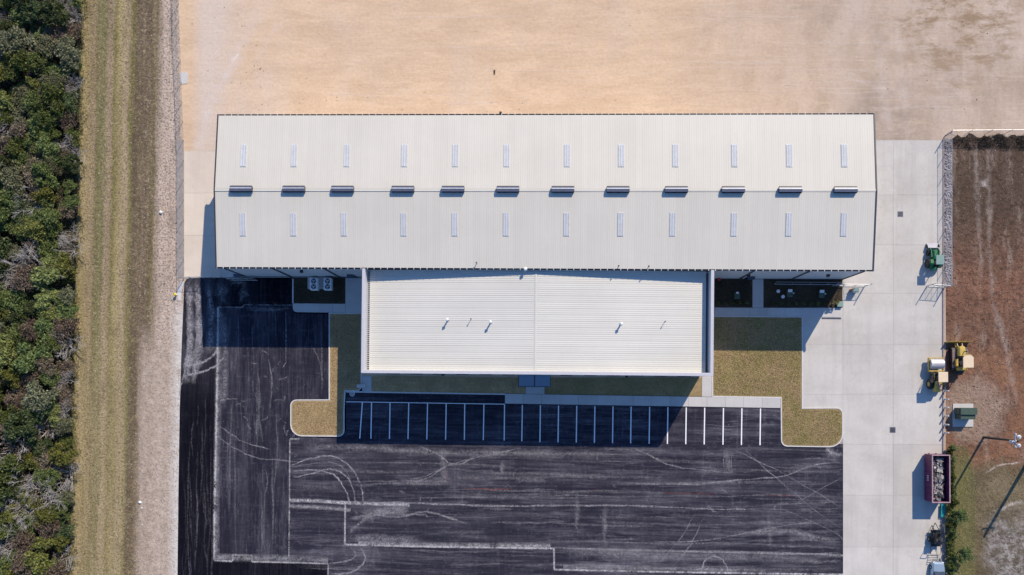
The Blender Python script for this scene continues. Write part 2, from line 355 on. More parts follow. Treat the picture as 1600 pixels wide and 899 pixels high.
M['glass'] = plain('dark_glass', (.02,.03,.045), .05, spec=1)
M['blue'] = plain('blue_awning_metal', (.20,.29,.38), .6, var=.08)
M['white'] = plain('white_paint', (.80,.80,.80), .55, var=.08)
M['line'] = plain('white_line_paint', (.84,.84,.86), .6, var=.12, scale=6)
M['turf'] = turf('dormant_turf', (.45,.325,.17), (.34,.245,.13), (.20,.135,.075))
M['turf2'] = turf('greening_turf', (.35,.25,.13), (.26,.20,.09), (.14,.10,.055))
M['bed'] = turf('planting_bed_mulch', (.085,.062,.045), (.06,.046,.033), (.03,.025,.016))
M['steel'] = plain('galvanised_steel', (.42,.43,.46), .4, .5)
M['dsteel'] = plain('dull_fence_steel', (.20,.20,.23), .5, .4)
M['link'] = linkmat()
M['gravel'] = None
M['dust'] = dustmat('pale_tyre_dust', (.36,.34,.36)); M['dust_white'] = dustmat('white_edge_dust', (.52,.50,.51), .9); M['dust_sand'] = dustmat('pale_track_dust', (.84,.74,.67), .5)
M['red_dust'] = dustmat('red_chalk', (.35,.10,.07))
M['bark'] = plain('grey_bark', (.20,.17,.145), .9, bump=.02)
M['twig'] = plain('bleached_twigs', (.46,.42,.39), .9, var=.35)
M['rubber'] = plain('black_rubber', (.02,.02,.022), .8)
M['black'] = plain('black_metal', (.018,.018,.022), .5)
M['yellow'] = plain('yellow_machine_paint', (.50,.34,.07), .5, var=.3, scale=2.5)
M['beige'] = plain('beige_canopy_paint', (.72,.56,.38), .6, var=.1)
M['green'] = plain('green_machine_paint', (.006,.13,.05), .35, var=.3, scale=4)
M['canopy_grey'] = plain('grey_green_canopy', (.20,.30,.27), .5, var=.15)
M['tgreen'] = plain('transformer_green', (.055,.085,.06), .5, var=.2)
M['maroon'] = plain('maroon_dumpster_paint', (.13,.022,.085), .5, var=.35, scale=1.6)
M['pinkrim'] = plain('worn_pink_rim', (.40,.26,.28), .6)
M['teal'] = plain('teal_plastic', (.02,.33,.32), .45)
M['redp'] = plain('red_paint', (.5,.03,.03), .45)
M['yel2'] = plain('bright_yellow_paint', (.75,.62,.05), .5)
M['carp'] = plain('blue_silver_car_paint', (.33,.42,.50), .22, .35, var=.04, spec=.6)
M['wood'] = plain('dark_weathered_wood', (.045,.035,.03), .9)
M['rockw'] = plain('pale_rock', (.55,.50,.44), .9, bump=.05)
M['clod'] = plain('dark_clod', (.07,.05,.035), .95, bump=.05)
M['canopy_leaf'] = [leafmat('dark_evergreen_leaves', [(.016,.026,.008), (.045,.066,.016), (.095,.12,.034)]),
    leafmat('mid_green_leaves', [(.03,.046,.010), (.085,.115,.02), (.16,.195,.042)]),
    leafmat('yellow_green_leaves', [(.05,.062,.010), (.14,.155,.025), (.25,.26,.055)]),
    leafmat('grey_green_leaves', [(.04,.043,.02), (.11,.112,.05), (.21,.205,.105)]),
    leafmat('rusty_brown_leaves', [(.06,.045,.026), (.15,.11,.07), (.27,.20,.13)])]
def gravel_mat():
    m = NT('grey_crushed_stone', .95, .1); r = m.voro(3.2, out='Color'); b = m.n('ShaderNodeSeparateXYZ', {0: r}).outputs[0]
    c = m.mix(m.mr(m.noise(.35, 5, .7), .4, .62), (.33,.30,.31), (.19,.165,.17)); c = m.mix(m.mr(m.voro(2.6), .04, .32, .6, 0), c, (.10,.09,.10))
    m.color(m.mix(m.math('MULTIPLY', b, .4), c, (.50,.47,.47))); m.bump(m.voro(3.2), .9, .1); return m.m
M['gravel'] = gravel_mat()
def yard_mat():
    m = NT('red_brown_earth', .95, .1); X, Y, Z = m.xyz()
    n1 = m.noise(.16, 6, .65); n2 = m.noise(1.3, 7, .75); n3 = m.noise(.35, 5, .7, sc=(1.6,.3,1))
    top = (.10,.064,.045); red = (.245,.12,.078); pink = (.36,.255,.195)
    north = m.mr(Y, P(0,430)[1], P(0,330)[1])
    c = m.mix(north, m.mix(m.mr(n1, .4, .62), red, (.18,.098,.066)), m.mix(m.mr(n1, .4, .6), top, (.12,.08,.058)))
    c = m.mix(m.mr(n3, .50, .66, 0, .75), c, m.mix(north, (.31,.175,.115), (.185,.135,.11)))
    c = m.mix(m.mr(m.noise(.55, 7, .8, loc=(5,0,0)), .47, .62, 0, .7), c, m.mix(north, (.12,.062,.042), (.075,.05,.037)))
    c = m.mix(m.mr(m.noise(.28, 5, .7, sc=(2.2,.5,1), loc=(2,9,0)), .54, .66, 0, .6), c, (.33,.25,.20))
    c = m.mix(m.mr(n2, .50, .62, 0, .75), c, (.06,.038,.028)); c = m.mix(m.mr(m.noise(2.2, 5, .8, loc=(1,3,0)), .58, .68, 0, .6), c, (.40,.27,.19))
    mm = m.mr(m.math('ADD', Y, m.math('MULTIPLY', m.math('SUBTRACT', m.noise(.5, 6, .7), .5), 4.5)), P(0,232)[1], P(0,222)[1])
    c = m.mix(m.math('MULTIPLY', mm, m.mr(m.noise(1.0, 6, .75), .36, .56, .2, .9)), c, (.035,.026,.02))
    # pinkish spoil by the transformer pad
    d = m.n('ShaderNodeVectorMath', {0: m.pos, 1: (*P(1522, 640), 0)}, operation='DISTANCE').outputs['Value']
    d = m.math('ADD', d, m.math('MULTIPLY', m.math('SUBTRACT', m.noise(.4, 5, .6), .5), 6))
    c = m.mix(m.mr(d, 5.5, 3.6, 0, .85), c, m.mix(m.mr(n2, .4, .7), pink, (.25,.17,.12)))
    c = m.mix(m.math('MULTIPLY', m.mr(d, 5.2, 6.8), m.mr(d, 9.5, 6.8, 0, .5)), c, (.30,.15,.08))
    # rough grass and grey dirt to the south
    s = m.math('ADD', Y, m.math('MULTIPLY', m.math('SUBTRACT', m.noise(.25, 5, .6), .5), 6)); south = m.mr(s, P(0,700)[1]+.8, P(0,712)[1]-.8)
    gx = m.math('ADD', X, m.math('MULTIPLY', m.math('SUBTRACT', m.noise(.2, 5, .6), .5), 4))
    g = m.mix(m.mr(m.noise(.45, 5, .7), .4, .66), (.20,.19,.07), (.28,.235,.11))
    br = m.mix(m.mr(n1, .4, .62), (.15,.115,.062), (.22,.17,.105)); gy = m.mix(m.mr(m.noise(.7, 7, .8), .44, .60), (.13,.105,.085), (.42,.38,.36))
    s2 = m.mix(m.mr(gx, P(1508,800)[0], P(1524,800)[0]), g, br)
    grey_m = m.math('MULTIPLY', m.mr(gx, P(1530,800)[0], P(1550,800)[0]), m.mr(m.math('ADD', s, 0), P(0,770)[1]+1, P(0,800)[1]-1))
    s2 = m.mix(m.math('MULTIPLY', grey_m, .85), s2, gy)
    s2 = m.mix(m.mr(n2, .50, .66, 0, .65), s2, (.075,.055,.035)); s2 = m.mix(m.mr(m.noise(.22, 5, .7, loc=(8,1,0)), .52, .62, 0, .55), s2, (.11,.085,.05))
    c = m.mix(south, c, s2)
    m.color(c); m.bump(m.noise(1.5, 8, .75), 1.0, .3); return m.m
M['yard'] = yard_mat()

# ================================================================== THE SETTING
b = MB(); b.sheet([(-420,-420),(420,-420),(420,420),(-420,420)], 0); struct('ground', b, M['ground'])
# red earth yard east of the kerb, its north edge ragged
top = []
for i in range(60):
    px = 1478 + i*6; top.append(P(px, 214 + 3.2*math.sin(i*1.7)+2.5*math.sin(i*.61+1)+random.uniform(-1.5,1.5)))
b = MB(); b.sheet([P(1477,1250), P(1840,1250)] + top[::-1], .010); struct('dirt_yard', b, M['yard'])
b = MB(); b.sheet(PP([(1475.5,216),(1488,218),(1488,448),(1475.5,448)]), .016); struct('gravel_strip', b, M['gravel'])
b = MB(); b.sheet(PP([(276,217),(287,220),(287.5,434),(277,434)]), .010); struct('gravel_path', b, plain('west_gravel', (.36,.31,.28), .95, var=.3, scale=1.6, bump=.06))

# ---- asphalt: fresh base course, worn west drive and dusty lot laid on it
b = MB(); b.sheet(PP([(296,434.5),(560,433),(562,600),(1219,606),(1219,690),(1317,694),(1317.5,1300),(268,1300),(277.5,899),(279,760),(281,640),(284,540),(286.5,480),(288,443),(291,437)]), .030)
lot = struct('car_park_asphalt', b, M['asph_new'])
b = MB(); b.prism(PP([(341,480),(378,480.5),(382,476.5),(458,477),(458,490),(514,491),(514,624),(463,626),(454,640),(456,670),(470,683),(468,686),(453,686),(452,879),(394,877.5),(394,868),(364,867),(363,877),(335,876)]), .028, .046)
struct('drive_asphalt', b, M['asph_west'], lot)
b = MB(); b.prism(PP([(453.4,686),(470,683.5),(532,684.5),(541,672),(541,613),(1219,622),(1219,690),(1316.6,694),(1316.6,1290),(513,1290),(513.5,881),(452.4,879)]), .028, .050)
struct('lot_asphalt', b, M['asph_lot'], lot)

# ---- concrete apron, slab by slab
def slabs(root, xs, ys, mat, z0=.004, z1=.04, gap=.026):
    """pixel grid lines -> slabs as parts"""
    for i in range(len(xs)-1):
        for j in range(len(ys)-1):
            q = inset(PP([(xs[i],ys[j]),(xs[i+1],ys[j]),(xs[i+1],ys[j+1]),(xs[i],ys[j+1])]), gap/2)
            mb = MB(); mb.prism([tuple(p) for p in q], z0, z1 + random.uniform(-.002,.002)); part('slab', mb, mat, root)
b = MB(); b.sheet(PP([(1254,219),(1474.5,219),(1474.5,1300),(1317.5,1300),(1317.5,694),(1254,640)]), .024); apron = struct('concrete_apron', b, M['conc_base'])
slabs(apron, [1317,1395.5,1474], [219.5,305,383,458.5,539,616.5,694.5,774,855,935,1015,1095,1175], M['conc'], .012)
slabs(apron, [1254,1317], [475,539,616.5,650], M['conc'], .012)
slabs(apron, [1290,1317], [219.5,305,383,475], M['conc'], .012)
b = MB(); b.sheet(PP([(287.6,236.5),(350,236),(350,418),(567,418),(567,434.4),(288,436)]), .018); wap = struct('west_concrete_apron', b, M['conc_base'])
slabs(wap, [287.8,345], [236.5,302,368,434], M['conc_warm'], .008, .038)
slabs(wap, [345,420,495,566.5], [415,434], M['conc'], .008, .038)
b = MB(); b.prism(PP([(540,434.5),(566.7,434.5),(566.7,489),(540,474.5)]), .01, .09); 
side = struct('sidewalk', MB().sheet(PP([(459,475),(566,475),(566,488),(462,487)]), .02), M['conc_base'])
def walk(px, n=None, along='x', z=.13):
    """a straight run of sidewalk cut into squares"""
    (xa,ya),(xb,yb),(xc,yc),(xd,yd) = px
    w = P(xa,ya); L = math.dist(P(xa,ya), P(xb,yb)); n = n or max(1, round(L/2.9))
    for k in range(n):
        t0, t1 = k/n, (k+1)/n; f = lambda p, q, t: (p[0]+(q[0]-p[0])*t, p[1]+(q[1]-p[1])*t)
        q = inset(PP([f((xa,ya),(xb,yb),t0), f((xa,ya),(xb,yb),t1), f((xd,yd),(xc,yc),t1), f((xd,yd),(xc,yc),t0)]), .012)
        part('slab', MB().prism([tuple(p) for p in q], .008, z+random.uniform(-.002,.002)), M['walk'], side)
# west piece by the condensers: rounded corner
arc = [(458,474.5)] + [(458+6*(1-math.cos(t)), 482+6*math.sin(t)) for t in np.linspace(0, math.pi/2, 6)]
part('slab', MB().prism(PP(arc+[(500,488.5),(500,474.8)]), .008, .131), M['walk'], side)
walk([(500,474.8),(540,475),(540,489),(500,488.6)], 2); walk([(540,434.8),(566.4,434.8),(566.4,489.2),(540,489)], 1)
walk([(1116,481),(1254,481.5),(1254,494.5),(1116,493.5)], 5); walk([(1254,481.5),(1314,482),(1314,496.5),(1254,495)], 2, z=.10)
walk([(1175.5,436.5),(1192.5,436.5),(1192.5,481.2),(1175.5,481)], 1)
walk([(789,615.5),(1219,622),(1219,637.8),(789,630.8)], 15)
walk([(821.5,596),(851,596.5),(851,616.2),(821.5,615.8)], 1); walk([(1096.5,588),(1112,588.3),(1112,620.2),(1096.5,619.9)], 1)
walk([(566,588),(581,588.2),(581,611.8),(566,611.2)], 1)

# ---- turf islands with kerbs
def island(name, px, mat, kerb=True, z=.10, sub=None):
    w = [tuple(p) for p in PP(px)]
    o = struct(name, MB().prism(inset(w, .10) if kerb else w, 0.006, z), mat)
    if kerb: part('kerb', ring_prism(w, .15, .006, z+.035), M['kerb'], o)
    return o
def arcp(cx, cy, r, a0, a1, n=6): return [(cx+r*math.cos(math.radians(a)), cy+r*math.sin(math.radians(a))) for a in np.linspace(a0, a1, n)]
wisl = [(514,489),(566,489.3),(565.5,606),(560,611.7),(540,611.6)] + [(538.5,640)] + arcp(529,673,9.5,0,90,5) + arcp(472,664,18,90,180,6) + arcp(463.5,634,9.5,180,270,5) + [(514,624.3)]
island('west_turf_island', wisl, M['turf'])
eisl = [(1113,493.8),(1254,494.8),(1254,637.3)] + arcp(1307,647,10,-90,0,5) + arcp(1296,678,21,0,90,6) + arcp(1230,688,10,92,180,5) + [(1219.3,622.2),(1112.4,620.3),(1112.2,588)]
island('east_turf_island', eisl, M['turf2'])
island('front_turf', [(581.2,588),(821.3,591),(821.3,615.7),(789,615.2),(581.2,612)], M['turf'], False)
island('front_turf', [(851.2,591),(1096.3,590),(1096.3,619.6),(851.2,616)], M['turf2'], False)
bedp = [[(458.5,434.8),(539.8,434.8),(539.8,474.3),(458.5,474)], [(1115,436.5),(1175.2,436.5),(1175.2,480.8),(1115,480.5)], [(1192.7,436.5),(1316,436.5),(1316,481),(1192.7,481)]]
for q in bedp: island('planting_bed', q, M['bed'], False, .07)
part('kerb', MB().prism(PP([(457,436),(459,436),(459,474),(457,474)]), .006, .135), M['kerb'], side)
part('kerb', MB().prism(PP([(541,611.2),(790,615.3),(790,617.3),(541,613.4)]), .006, .135), M['kerb'], side)
part('kerb', MB().prism(PP([(1284,497),(1314,497.4),(1314,498.4),(1284,498)]), .006, .12), M['trim'], side, label='dark edging strip at the end of the sidewalk')
b = MB()
for y0, y1 in ((440,640),(640,900),(900,1290)): b.prism(PP([(1472.2,y0),(1474.8,y0),(1474.8,y1),(1472.2,y1)]), .01, .15)
b.prism(PP([(1472.8,219),(1474.8,219),(1474.8,439.5),(1472.8,439.5)]), .01, .12)
struct('kerb', b, plain('brown_stained_kerb', (.30,.24,.24), .85))

# ---- painted parking lines
def pline(p0, p1, w=.15, z=.054):
    a = Vector(P(*p0)); c = Vector(P(*p1)); d = (c-a).normalized(); n = Vector((-d.y, d.x))*w/2
    part('painted_line', MB().sheet([tuple(a-n), tuple(c-n), tuple(c+n), tuple(a+n)], z), M['line'], lot)
pline((541,628),(788.4,631.8), .10, .054)
for xt, xb, yt in [(566.3,562.3,628.9),(580.7,579.7,629),(609.6,608.6,629.4),(638.8,637.6,629.8),(668.1,667,630.3),(697.3,696.3,630.7),(726.2,725.6,631),(756.2,755.2,631.4),(788.4,787.8,632),(816.2,815.3,633)]:
    pline((xt, yt), (xb, yt+56.5), z=.058)
for i, xt in enumerate([844.4,872.7,901.2,929.5,957.8,986.1,1015,1043.5,1072.2,1101,1130.3,1159.1,1188.2]):
    yt = 633.6 + i*.41; pline((xt, yt), (xt-.8, yt+57.3), .16, z=.054)

# ---- dust and tyre marks: thin irregular films lying on the paving
class Rib:
    def __init__(s, hard=False): s.v=[]; s.f=[]; s.uv=[]; s.a=[]; s.n=0; s.hard=hard; s.rn=random.Random(2)
    def add(s, px, w, amt, z=.058, jit=0):
        pts = [Vector(P(*p)) for p in px]
        q = []
        for i in range(len(pts)-1):
            p0 = pts[max(i-1,0)]; p1 = pts[i]; p2 = pts[i+1]; p3 = pts[min(i+2,len(pts)-1)]
            for t in np.linspace(0, 1, 7)[:-1]:
                q.append(.5*((2*p1)+(p2-p0)*t+(2*p0-5*p1+4*p2-p3)*t*t+(3*p1-p0-3*p2+p3)*t**3))
        q.append(pts[-1]); pts = q; N = len(pts)-1
        if not s.hard:
            pts = [p+Vector((s.rn.gauss(0,.045), s.rn.gauss(0,.045))) for p in pts]
        z += (s.n % 40)*.0004; s.n += 1; w = w/10.52; L = 0; o = len(s.v)
        for i, p in enumerate(pts):
            d = (pts[min(i+1,len(pts)-1)]-pts[max(i-1,0)]).normalized(); n = Vector((-d.y, d.x))*w/2*(1 if s.hard else s.rn.uniform(.55,1.35))
            if i: L += (p-pts[i-1]).length
            e = amt*(1 if s.hard else min(1, i/2.5, (N-i)/2.5))
            for k in (0,1,2): s.v.append((*(p+n*(k-1)), z)); s.uv.append((L, k*.5)); s.a.append(e)
            if i:
                a = o+(i-1)*3; s.f += [(a,a+3,a+4,a+1),(a+1,a+4,a+5,a+2)]
    def build(s, name, mat, label):
        me = bpy.data.meshes.new(name); me.from_pydata(s.v, [], s.f); me.update(); me.materials.append(mat)
        at = me.attributes.new('amt', 'FLOAT', 'POINT'); at.data.foreach_set('value', s.a)
        ul = me.uv_layers.new(name='UVMap')
        for lp in me.loops: ul.data[lp.index].uv = s.uv[lp.vertex_index]
        return link(name, me, kind='stuff', label=label)
r = Rib(True)
for p, w, a in [([(341,480),(340,560),(338,680),(335.5,800),(335,876)],4.5,1.5),([(343,482),(342,560),(340,680),(338,800),(338,874)],13,.45),([(335,876),(363,877)],4,1.1),([(363.5,877),(364,867)],3,1),([(364,867),(394,868)],3.5,1),([(394,868),(394,878)],3,1),
    ([(394,877.8),(450,879),(513,881)],3.5,1.1),([(513,881),(512,930)],3,.9),([(340,871),(450,873),(513,876)],14,.5),([(341,480),(378,480.5)],2.5,.7),([(378,480.5),(382,476.5)],2.5,.7),([(382,476.5),(458,477)],2.5,.6),
    ([(453,686),(468,686)],2.5,1),([(453,686),(452.5,780),(451.5,872)],3,.8),([(452,782),(500,783),(545,786),(640,789)],7,1.2),([(452,791),(500,793),(548,797)],8,.6),([(539.5,786),(539,851)],3.5,1.2),
    ([(539,851),(640,853.5),(760,855.5),(865,857)],4,1.6),([(560,849),(700,852),(860,853)],10,.7),([(865.5,857),(866,890)],3.5,1.5),([(866,890),(1000,893),(1150,895.5),(1317,898)],4,1.5),([(880,886),(1050,889),(1200,891)],9,.5),
    ([(865,856),(1000,860),(1180,863),(1317,868)],4,.55)]: r.add(p, w, a)
r.build('edge_dust', M['dust_white'], 'white dust lying along the cut edges of the asphalt')
r = Rib()
for p, w, a in [([(453,728),(486,716),(519,713),(543,725),(559,746),(566,766),(567,792)],3,1.3),([(456,736),(499,735),(523,743),(536,760),(543,773),(548,790)],3,1.2),([(456,746),(490,740),(513,733),(533,738),(549,756),(557,790)],3,1.0),
    ([(453,731),(490,724),(515,722),(536,731),(549,750)],2,.6),([(562.6,853),(571,873),(559,889),(543,896),(516,897)],3.5,1.1),([(546,853),(556,866),(546,876),(513,881)],3,1.0),
    ([(343,665),(370,685),(393,695),(426,703)],2.5,.95),([(336.5,680),(366,700),(400,715),(426,718),(470,722)],2.5,.7),([(285,571),(305,570),(322,564),(333,556),(341,545)],5,1.5),([(285,590),(300,585),(320,580),(338,571),(352,556)],4,1.4),
    ([(293,440),(295,500),(294,540),(288,585)],7,.95),([(306,440),(309,500),(308,535),(298,575)],7,.9),([(314,505),(316,525),(309,548),(301,568)],4,1.0),([(300,540),(292,570),(284,600),(280,620)],3,1.0),([(342,627),(355,624),(372,623)],2.5,1),
    ([(640,757),(672,745),(700,728),(745,715),(780,708),(815,700)],3,.9),([(655,697),(685,710),(703,724),(722,724),(745,712)],3,.85),([(640,748),(665,744),(700,727)],2,.7),
    ([(988,698),(1016,712),(1050,728),(1100,735),(1150,740)],3,.8),([(1140,700),(1200,728),(1245,752),(1317,795)],2,.7),([(1160,700),(1210,745),(1270,795),(1317,828)],2,.6),([(1317,722),(1270,727),(1220,745),(1150,750),(1080,757),(1000,757)],3,.8),
    ([(1095,893),(1100,878),(1108,871),(1118,870),(1128,874),(1135,885),(1137,895)],3,1.3),([(1010,847),(1080,846),(1130,840),(1200,826),(1270,815)],2.5,.8),([(560,786),(640,786),(760,790),(880,790),(1000,791),(1100,795),(1190,797)],4,.95),
    ([(560,800),(620,808),(660,800),(690,805),(732,820)],4,.7),([(545,835),(565,815),(590,800),(640,793)],9,.6),([(545,812),(590,803),(640,798)],7,.7),([(1240,790),(1280,765),(1317,745)],2,.5),([(1085,805),(1060,845),(1020,890)],2,.6),([(1100,805),(1080,850),(1048,890)],2,.6),
    ([(640,860),(700,862),(780,862)],3,.4),([(1290,700),(1300,708),(1317,712)],8,.9),([(1000,861),(1150,864),(1240,866),(1312,864)],2.5,.9),([(690,700),(696,760)],12,.5),([(1136,698),(1138,742)],12,.55),([(1132,698),(1130,740)],1.5,.8),([(1142,698),(1144,740)],1.5,.8),([(945,790),(945,860)],9,.6),([(902,765),(901,830)],9,.5),
    ([(1200,800),(1204,860)],8,.4),([(784,720),(784,740)],7,.7),([(1210,790),(1300,830),(1317,845)],2,.6),([(480,640),(465,668),(455,690)],3,.5),([(426,705),(427,880)],3,.55),([(366,640),(369,870)],3,.35),([(372,490),(374,560)],2,.7),([(447,477),(447,560),(441,575)],2,.9),([(430,477),(431,515)],2,.7),([(420,560),(425,600),(422,640)],3,.6),([(503,500),(503,620)],3,.6),([(485,540),(498,560),(505,600)],3,.5)]: r.add(p, w, a)
R2 = random.Random(3)
for p, w, a in [([(296,437),(298,500),(297,560),(288,600)],15,1.0),([(309,437),(312,500),(310,560),(300,600)],16,1.0),([(326,440),(330,500),(328,555)],16,.8),([(345,440),(347,478)],20,.55),([(360,440),(380,445),(378,474)],16,.5),([(350,484),(352,560),(350,640)],14,.6),([(385,482),(420,484),(455,482)],9,.5),([(560,815),(590,800),(640,798)],22,.6),([(545,840),(600,842),(660,845)],14,.6),([(455,760),(540,762)],16,.35),([(470,698),(560,700),(680,706)],14,.5),([(600,705),(800,708),(960,712)],16,.35),([(880,862),(1050,868),(1300,872)],22,.45),([(1150,835),(1230,830),(1310,850)],12,.6),([(1290,705),(1312,715)],20,.6)]: r.add(p, w, a)
for i in range(120):
    x = R2.uniform(455, 1290); y = R2.uniform(700, 895); L = R2.uniform(40, 330); s = R2.uniform(-.02, .045); x2 = min(x+L, 1315)
    if y < 850 and x < 540 and y > 790: pass
    r.add([(x,y),((x+x2)/2, y+s*(x2-x)/2+R2.uniform(-2,2)),(x2, y+s*(x2-x)+R2.uniform(-2,2))], R2.uniform(1.5,7), R2.uniform(.12,.5))
for i in range(30):
    x = R2.uniform(342, 508); y = R2.uniform(495, 840); L = R2.uniform(25, 200); 
    if x > 450 and y+L > 620: continue
    y2 = min(y+L, 874); r.add([(x,y),(x+R2.uniform(-4,4),(y+y2)/2),(x+R2.uniform(-7,7),y2)], R2.uniform(1.2,4), R2.uniform(.12,.4))
for i in range(26):
    x = R2.uniform(284, 330); y = R2.uniform(600, 880); L = R2.uniform(30, 180)
    r.add([(x,y),(x+R2.uniform(-3,3),y+L/2),(x+R2.uniform(-5,5),y+L)], R2.uniform(1.5,4), R2.uniform(.1,.25))
for i in range(60):   # scuffed arcs where machines turned
    x, y = R2.choice([(R2.uniform(345,500),R2.uniform(560,690)),(R2.uniform(560,1300),R2.uniform(700,850))]); a = R2.uniform(0,6.3); q = R2.uniform(3,16); t = R2.uniform(.6,1.6)
    r.add([(x+q*math.cos(a+t*k/3), y+q*math.sin(a+t*k/3)) for k in range(4)], R2.uniform(1,3.5), R2.uniform(.3,.8))
r.build('tyre_marks', M['dust'], 'pale dusty tyre marks curving over the dark asphalt')
r = Rib()
for p in [[(715,762),(760,764),(805,765)],[(918,766.5),(936,767)],[(1028,770),(1080,771),(1120,772)],[(1190,774),(1260,775)],[(695,722),(696,755)],[(422,473),(436,474)]]: r.add(p, 2.2, .8)
r.build('chalk_marks', M['red_dust'], 'faint red chalk layout lines on the asphalt')
r = Rib()
for p, w, a in [([(404,10),(378,70),(352,120),(330,160),(318,210),(300,240)],26,.6),([(380,90),(352,118),(338,160)],14,.45),([(340,0),(334,80),(322,170),(310,230)],12,.6),([(450,20),(420,60),(400,100)],14,.3),([(1372,40),(1376,110),(1385,180),(1392,218)],26,.35),([(1400,30),(1410,120),(1420,218)],14,.3),([(1300,100),(1350,130),(1440,150)],16,.3)]: r.add(p, w, a, .006)
for i in range(70):
    x = R2.uniform(420, 1450); y = R2.uniform(5, 172); L = R2.uniform(60, 260); r.add([(x,y),(x+L/2,y+R2.uniform(-3,3)),(x+L,y+R2.uniform(-4,4))], R2.uniform(1.5,5), R2.uniform(.1,.4), .006)
for p, w, a in [([(1524,225),(1526,290),(1530,350),(1534,440)],9,.2),([(1543,225),(1545,300),(1546,380),(1552,500)],9,.2),([(1537,280),(1539,295)],14,.7),([(1540,740),(1560,728),(1600,722)],4,.7),([(1560,800),(1580,788),(1600,785)],8,.6),([(1552,470),(1570,540),(1590,640)],12,.25)]: r.add(p, w, a, .016)
r.build('vehicle_tracks', M['dust_sand'], 'pale vehicle tracks over the bare sand and dirt')

# ================================================================== THE WAREHOUSE
EZ = 9.156; RISE = 0.86; XL, XR, YN, YS = -45.09, 44.20, 37.165, 16.239; YR = (YN+YS)/2; HALF = (YN-YS)/2
ware = thing('warehouse', 'long warehouse with a white ribbed metal roof, ridge vents and skylights', 'warehouse', (XL+(XR-XL)/2, YR, 0))
ox, oy = (XL+XR)/2, YR; LX = (XR-XL)/2
NP = 98; pw = 2*LX/NP
def rib_panel(width, length, drop, ribs=3, h=.008):
    """corrugated panel running along +y from ridge (y=0,z=0) to (y=length,z=-drop); x from 0 to width"""
    v = []; xs = []; per = width/ribs
    for k in range(ribs): xs += [(k*per, h), (k*per+.03, h), (k*per+.075, 0), ((k+1)*per-.045, 0)]
    xs.append((width, h))
    n = len(xs); v = [(x, 0, z) for x, z in xs] + [(x, length, z-drop) for x, z in xs]
    return MB().add(v, [(i, i+1, n+i+1, n+i) for i in range(n-1)])
mS = rib_panel(pw-.004, HALF, RISE).mesh('roof_panel', M['roof'])
rp = random.Random(5)
for i in range(NP):
    x0 = -LX + i*pw
    link('roof_panel', mS, ware, (x0+pw, 0, EZ+RISE+rp.uniform(-.004,.004)), math.pi).scale = (1, 1, 1)
    link('roof_panel', mS, ware, (x0, 0, EZ+RISE+rp.uniform(-.004,.004)), 0)
    # the mirrored slope: rotation by pi turns +y to -y
b = MB()
for s in (-1, 1): b.add([(-LX, 0, EZ+RISE+.045), (LX, 0, EZ+RISE+.045), (LX, s*.16, EZ+RISE+.03), (-LX, s*.22, EZ+RISE+.055)], [(0,1,2,3)])
part('ridge_cap', b, M['roof'], ware)
b = MB()   # roof underside so that nothing shines through
b.add([(-LX,-HALF,EZ-.06),(LX,-HALF,EZ-.06),(LX,0,EZ+RISE-.06),(-LX,0,EZ+RISE-.06),(LX,HALF,EZ-.06),(-LX,HALF,EZ-.06)], [(0,1,2,3),(3,2,4,5)])
part('roof_lining', b, M['wall'], ware)
for s in (-1, 1):
    y = s*(HALF+.09)
    b = MB(); b.extr([(y-.09, EZ-.20), (y+.09, EZ-.20), (y+.09, EZ-.02), (y+.07, EZ-.02), (y+.07, EZ-.18), (y-.07, EZ-.18), (y-.07, EZ-.02), (y-.09, EZ-.02)], 'x', -LX, LX); part('gutter', b, M['trim'], ware)
    b = MB()
    for i in range(NP+1): b.box((-LX+.02+i*(2*LX-.04)/NP, y+s*.01, EZ+.0), (.07, .24, .035))
    part('gutter_straps', b, M['strap'], ware, kind='stuff')
for s in (-1, 1):
    x = s*(LX+.05); b = MB()
    for e in (-1, 1): b.add([(x-.09,0,EZ+RISE+.08),(x+.09,0,EZ+RISE+.08),(x+.09,e*(HALF+.18),EZ+.08-.02),(x-.09,e*(HALF+.18),EZ+.08-.02),(x-.09,0,EZ+RISE-.2),(x+.09,0,EZ+RISE-.2),(x+.09,e*(HALF+.18),EZ-.22),(x-.09,e*(HALF+.18),EZ-.22)],
                                [(0,1,2,3),(7,6,5,4),(1,5,6,2),(0,3,7,4),(3,2,6,7)])
    part('rake_trim', b, M['trim'], ware)
# walls: ribbed panels, gable shape at the ends
WX = LX-.42; WY = HALF-.10
def ribwall(x0, x1, z0, z1, step=.3):
    v = []; n = 0; x = x0; pr = []
    while x < x1-.01: pr += [(x, 0), (x+.20, 0), (x+.225, .03), (x+.275, .03)]; x += step
    pr.append((x1, 0)); return pr
for s in (-1, 1):
    pr = ribwall(-WX, WX, 0, EZ); n = len(pr)
    part('wall', MB().add([(x, s*(WY+d), 0) for x, d in pr]+[(x, s*(WY+d), EZ-.1) for x, d in pr], [(i, i+1, n+i+1, n+i) for i in range(n-1)]), M['wall'], ware)
    pr = ribwall(-WY, WY, 0, EZ); n = len(pr)
    part('wall', MB().add([(s*(WX+d), y, 0) for y, d in pr]+[(s*(WX+d), y, EZ+RISE*(1-abs(y)/HALF)-.09) for y, d in pr], [(i, i+1, n+i+1, n+i) for i in range(n-1)]), M['wall'], ware)
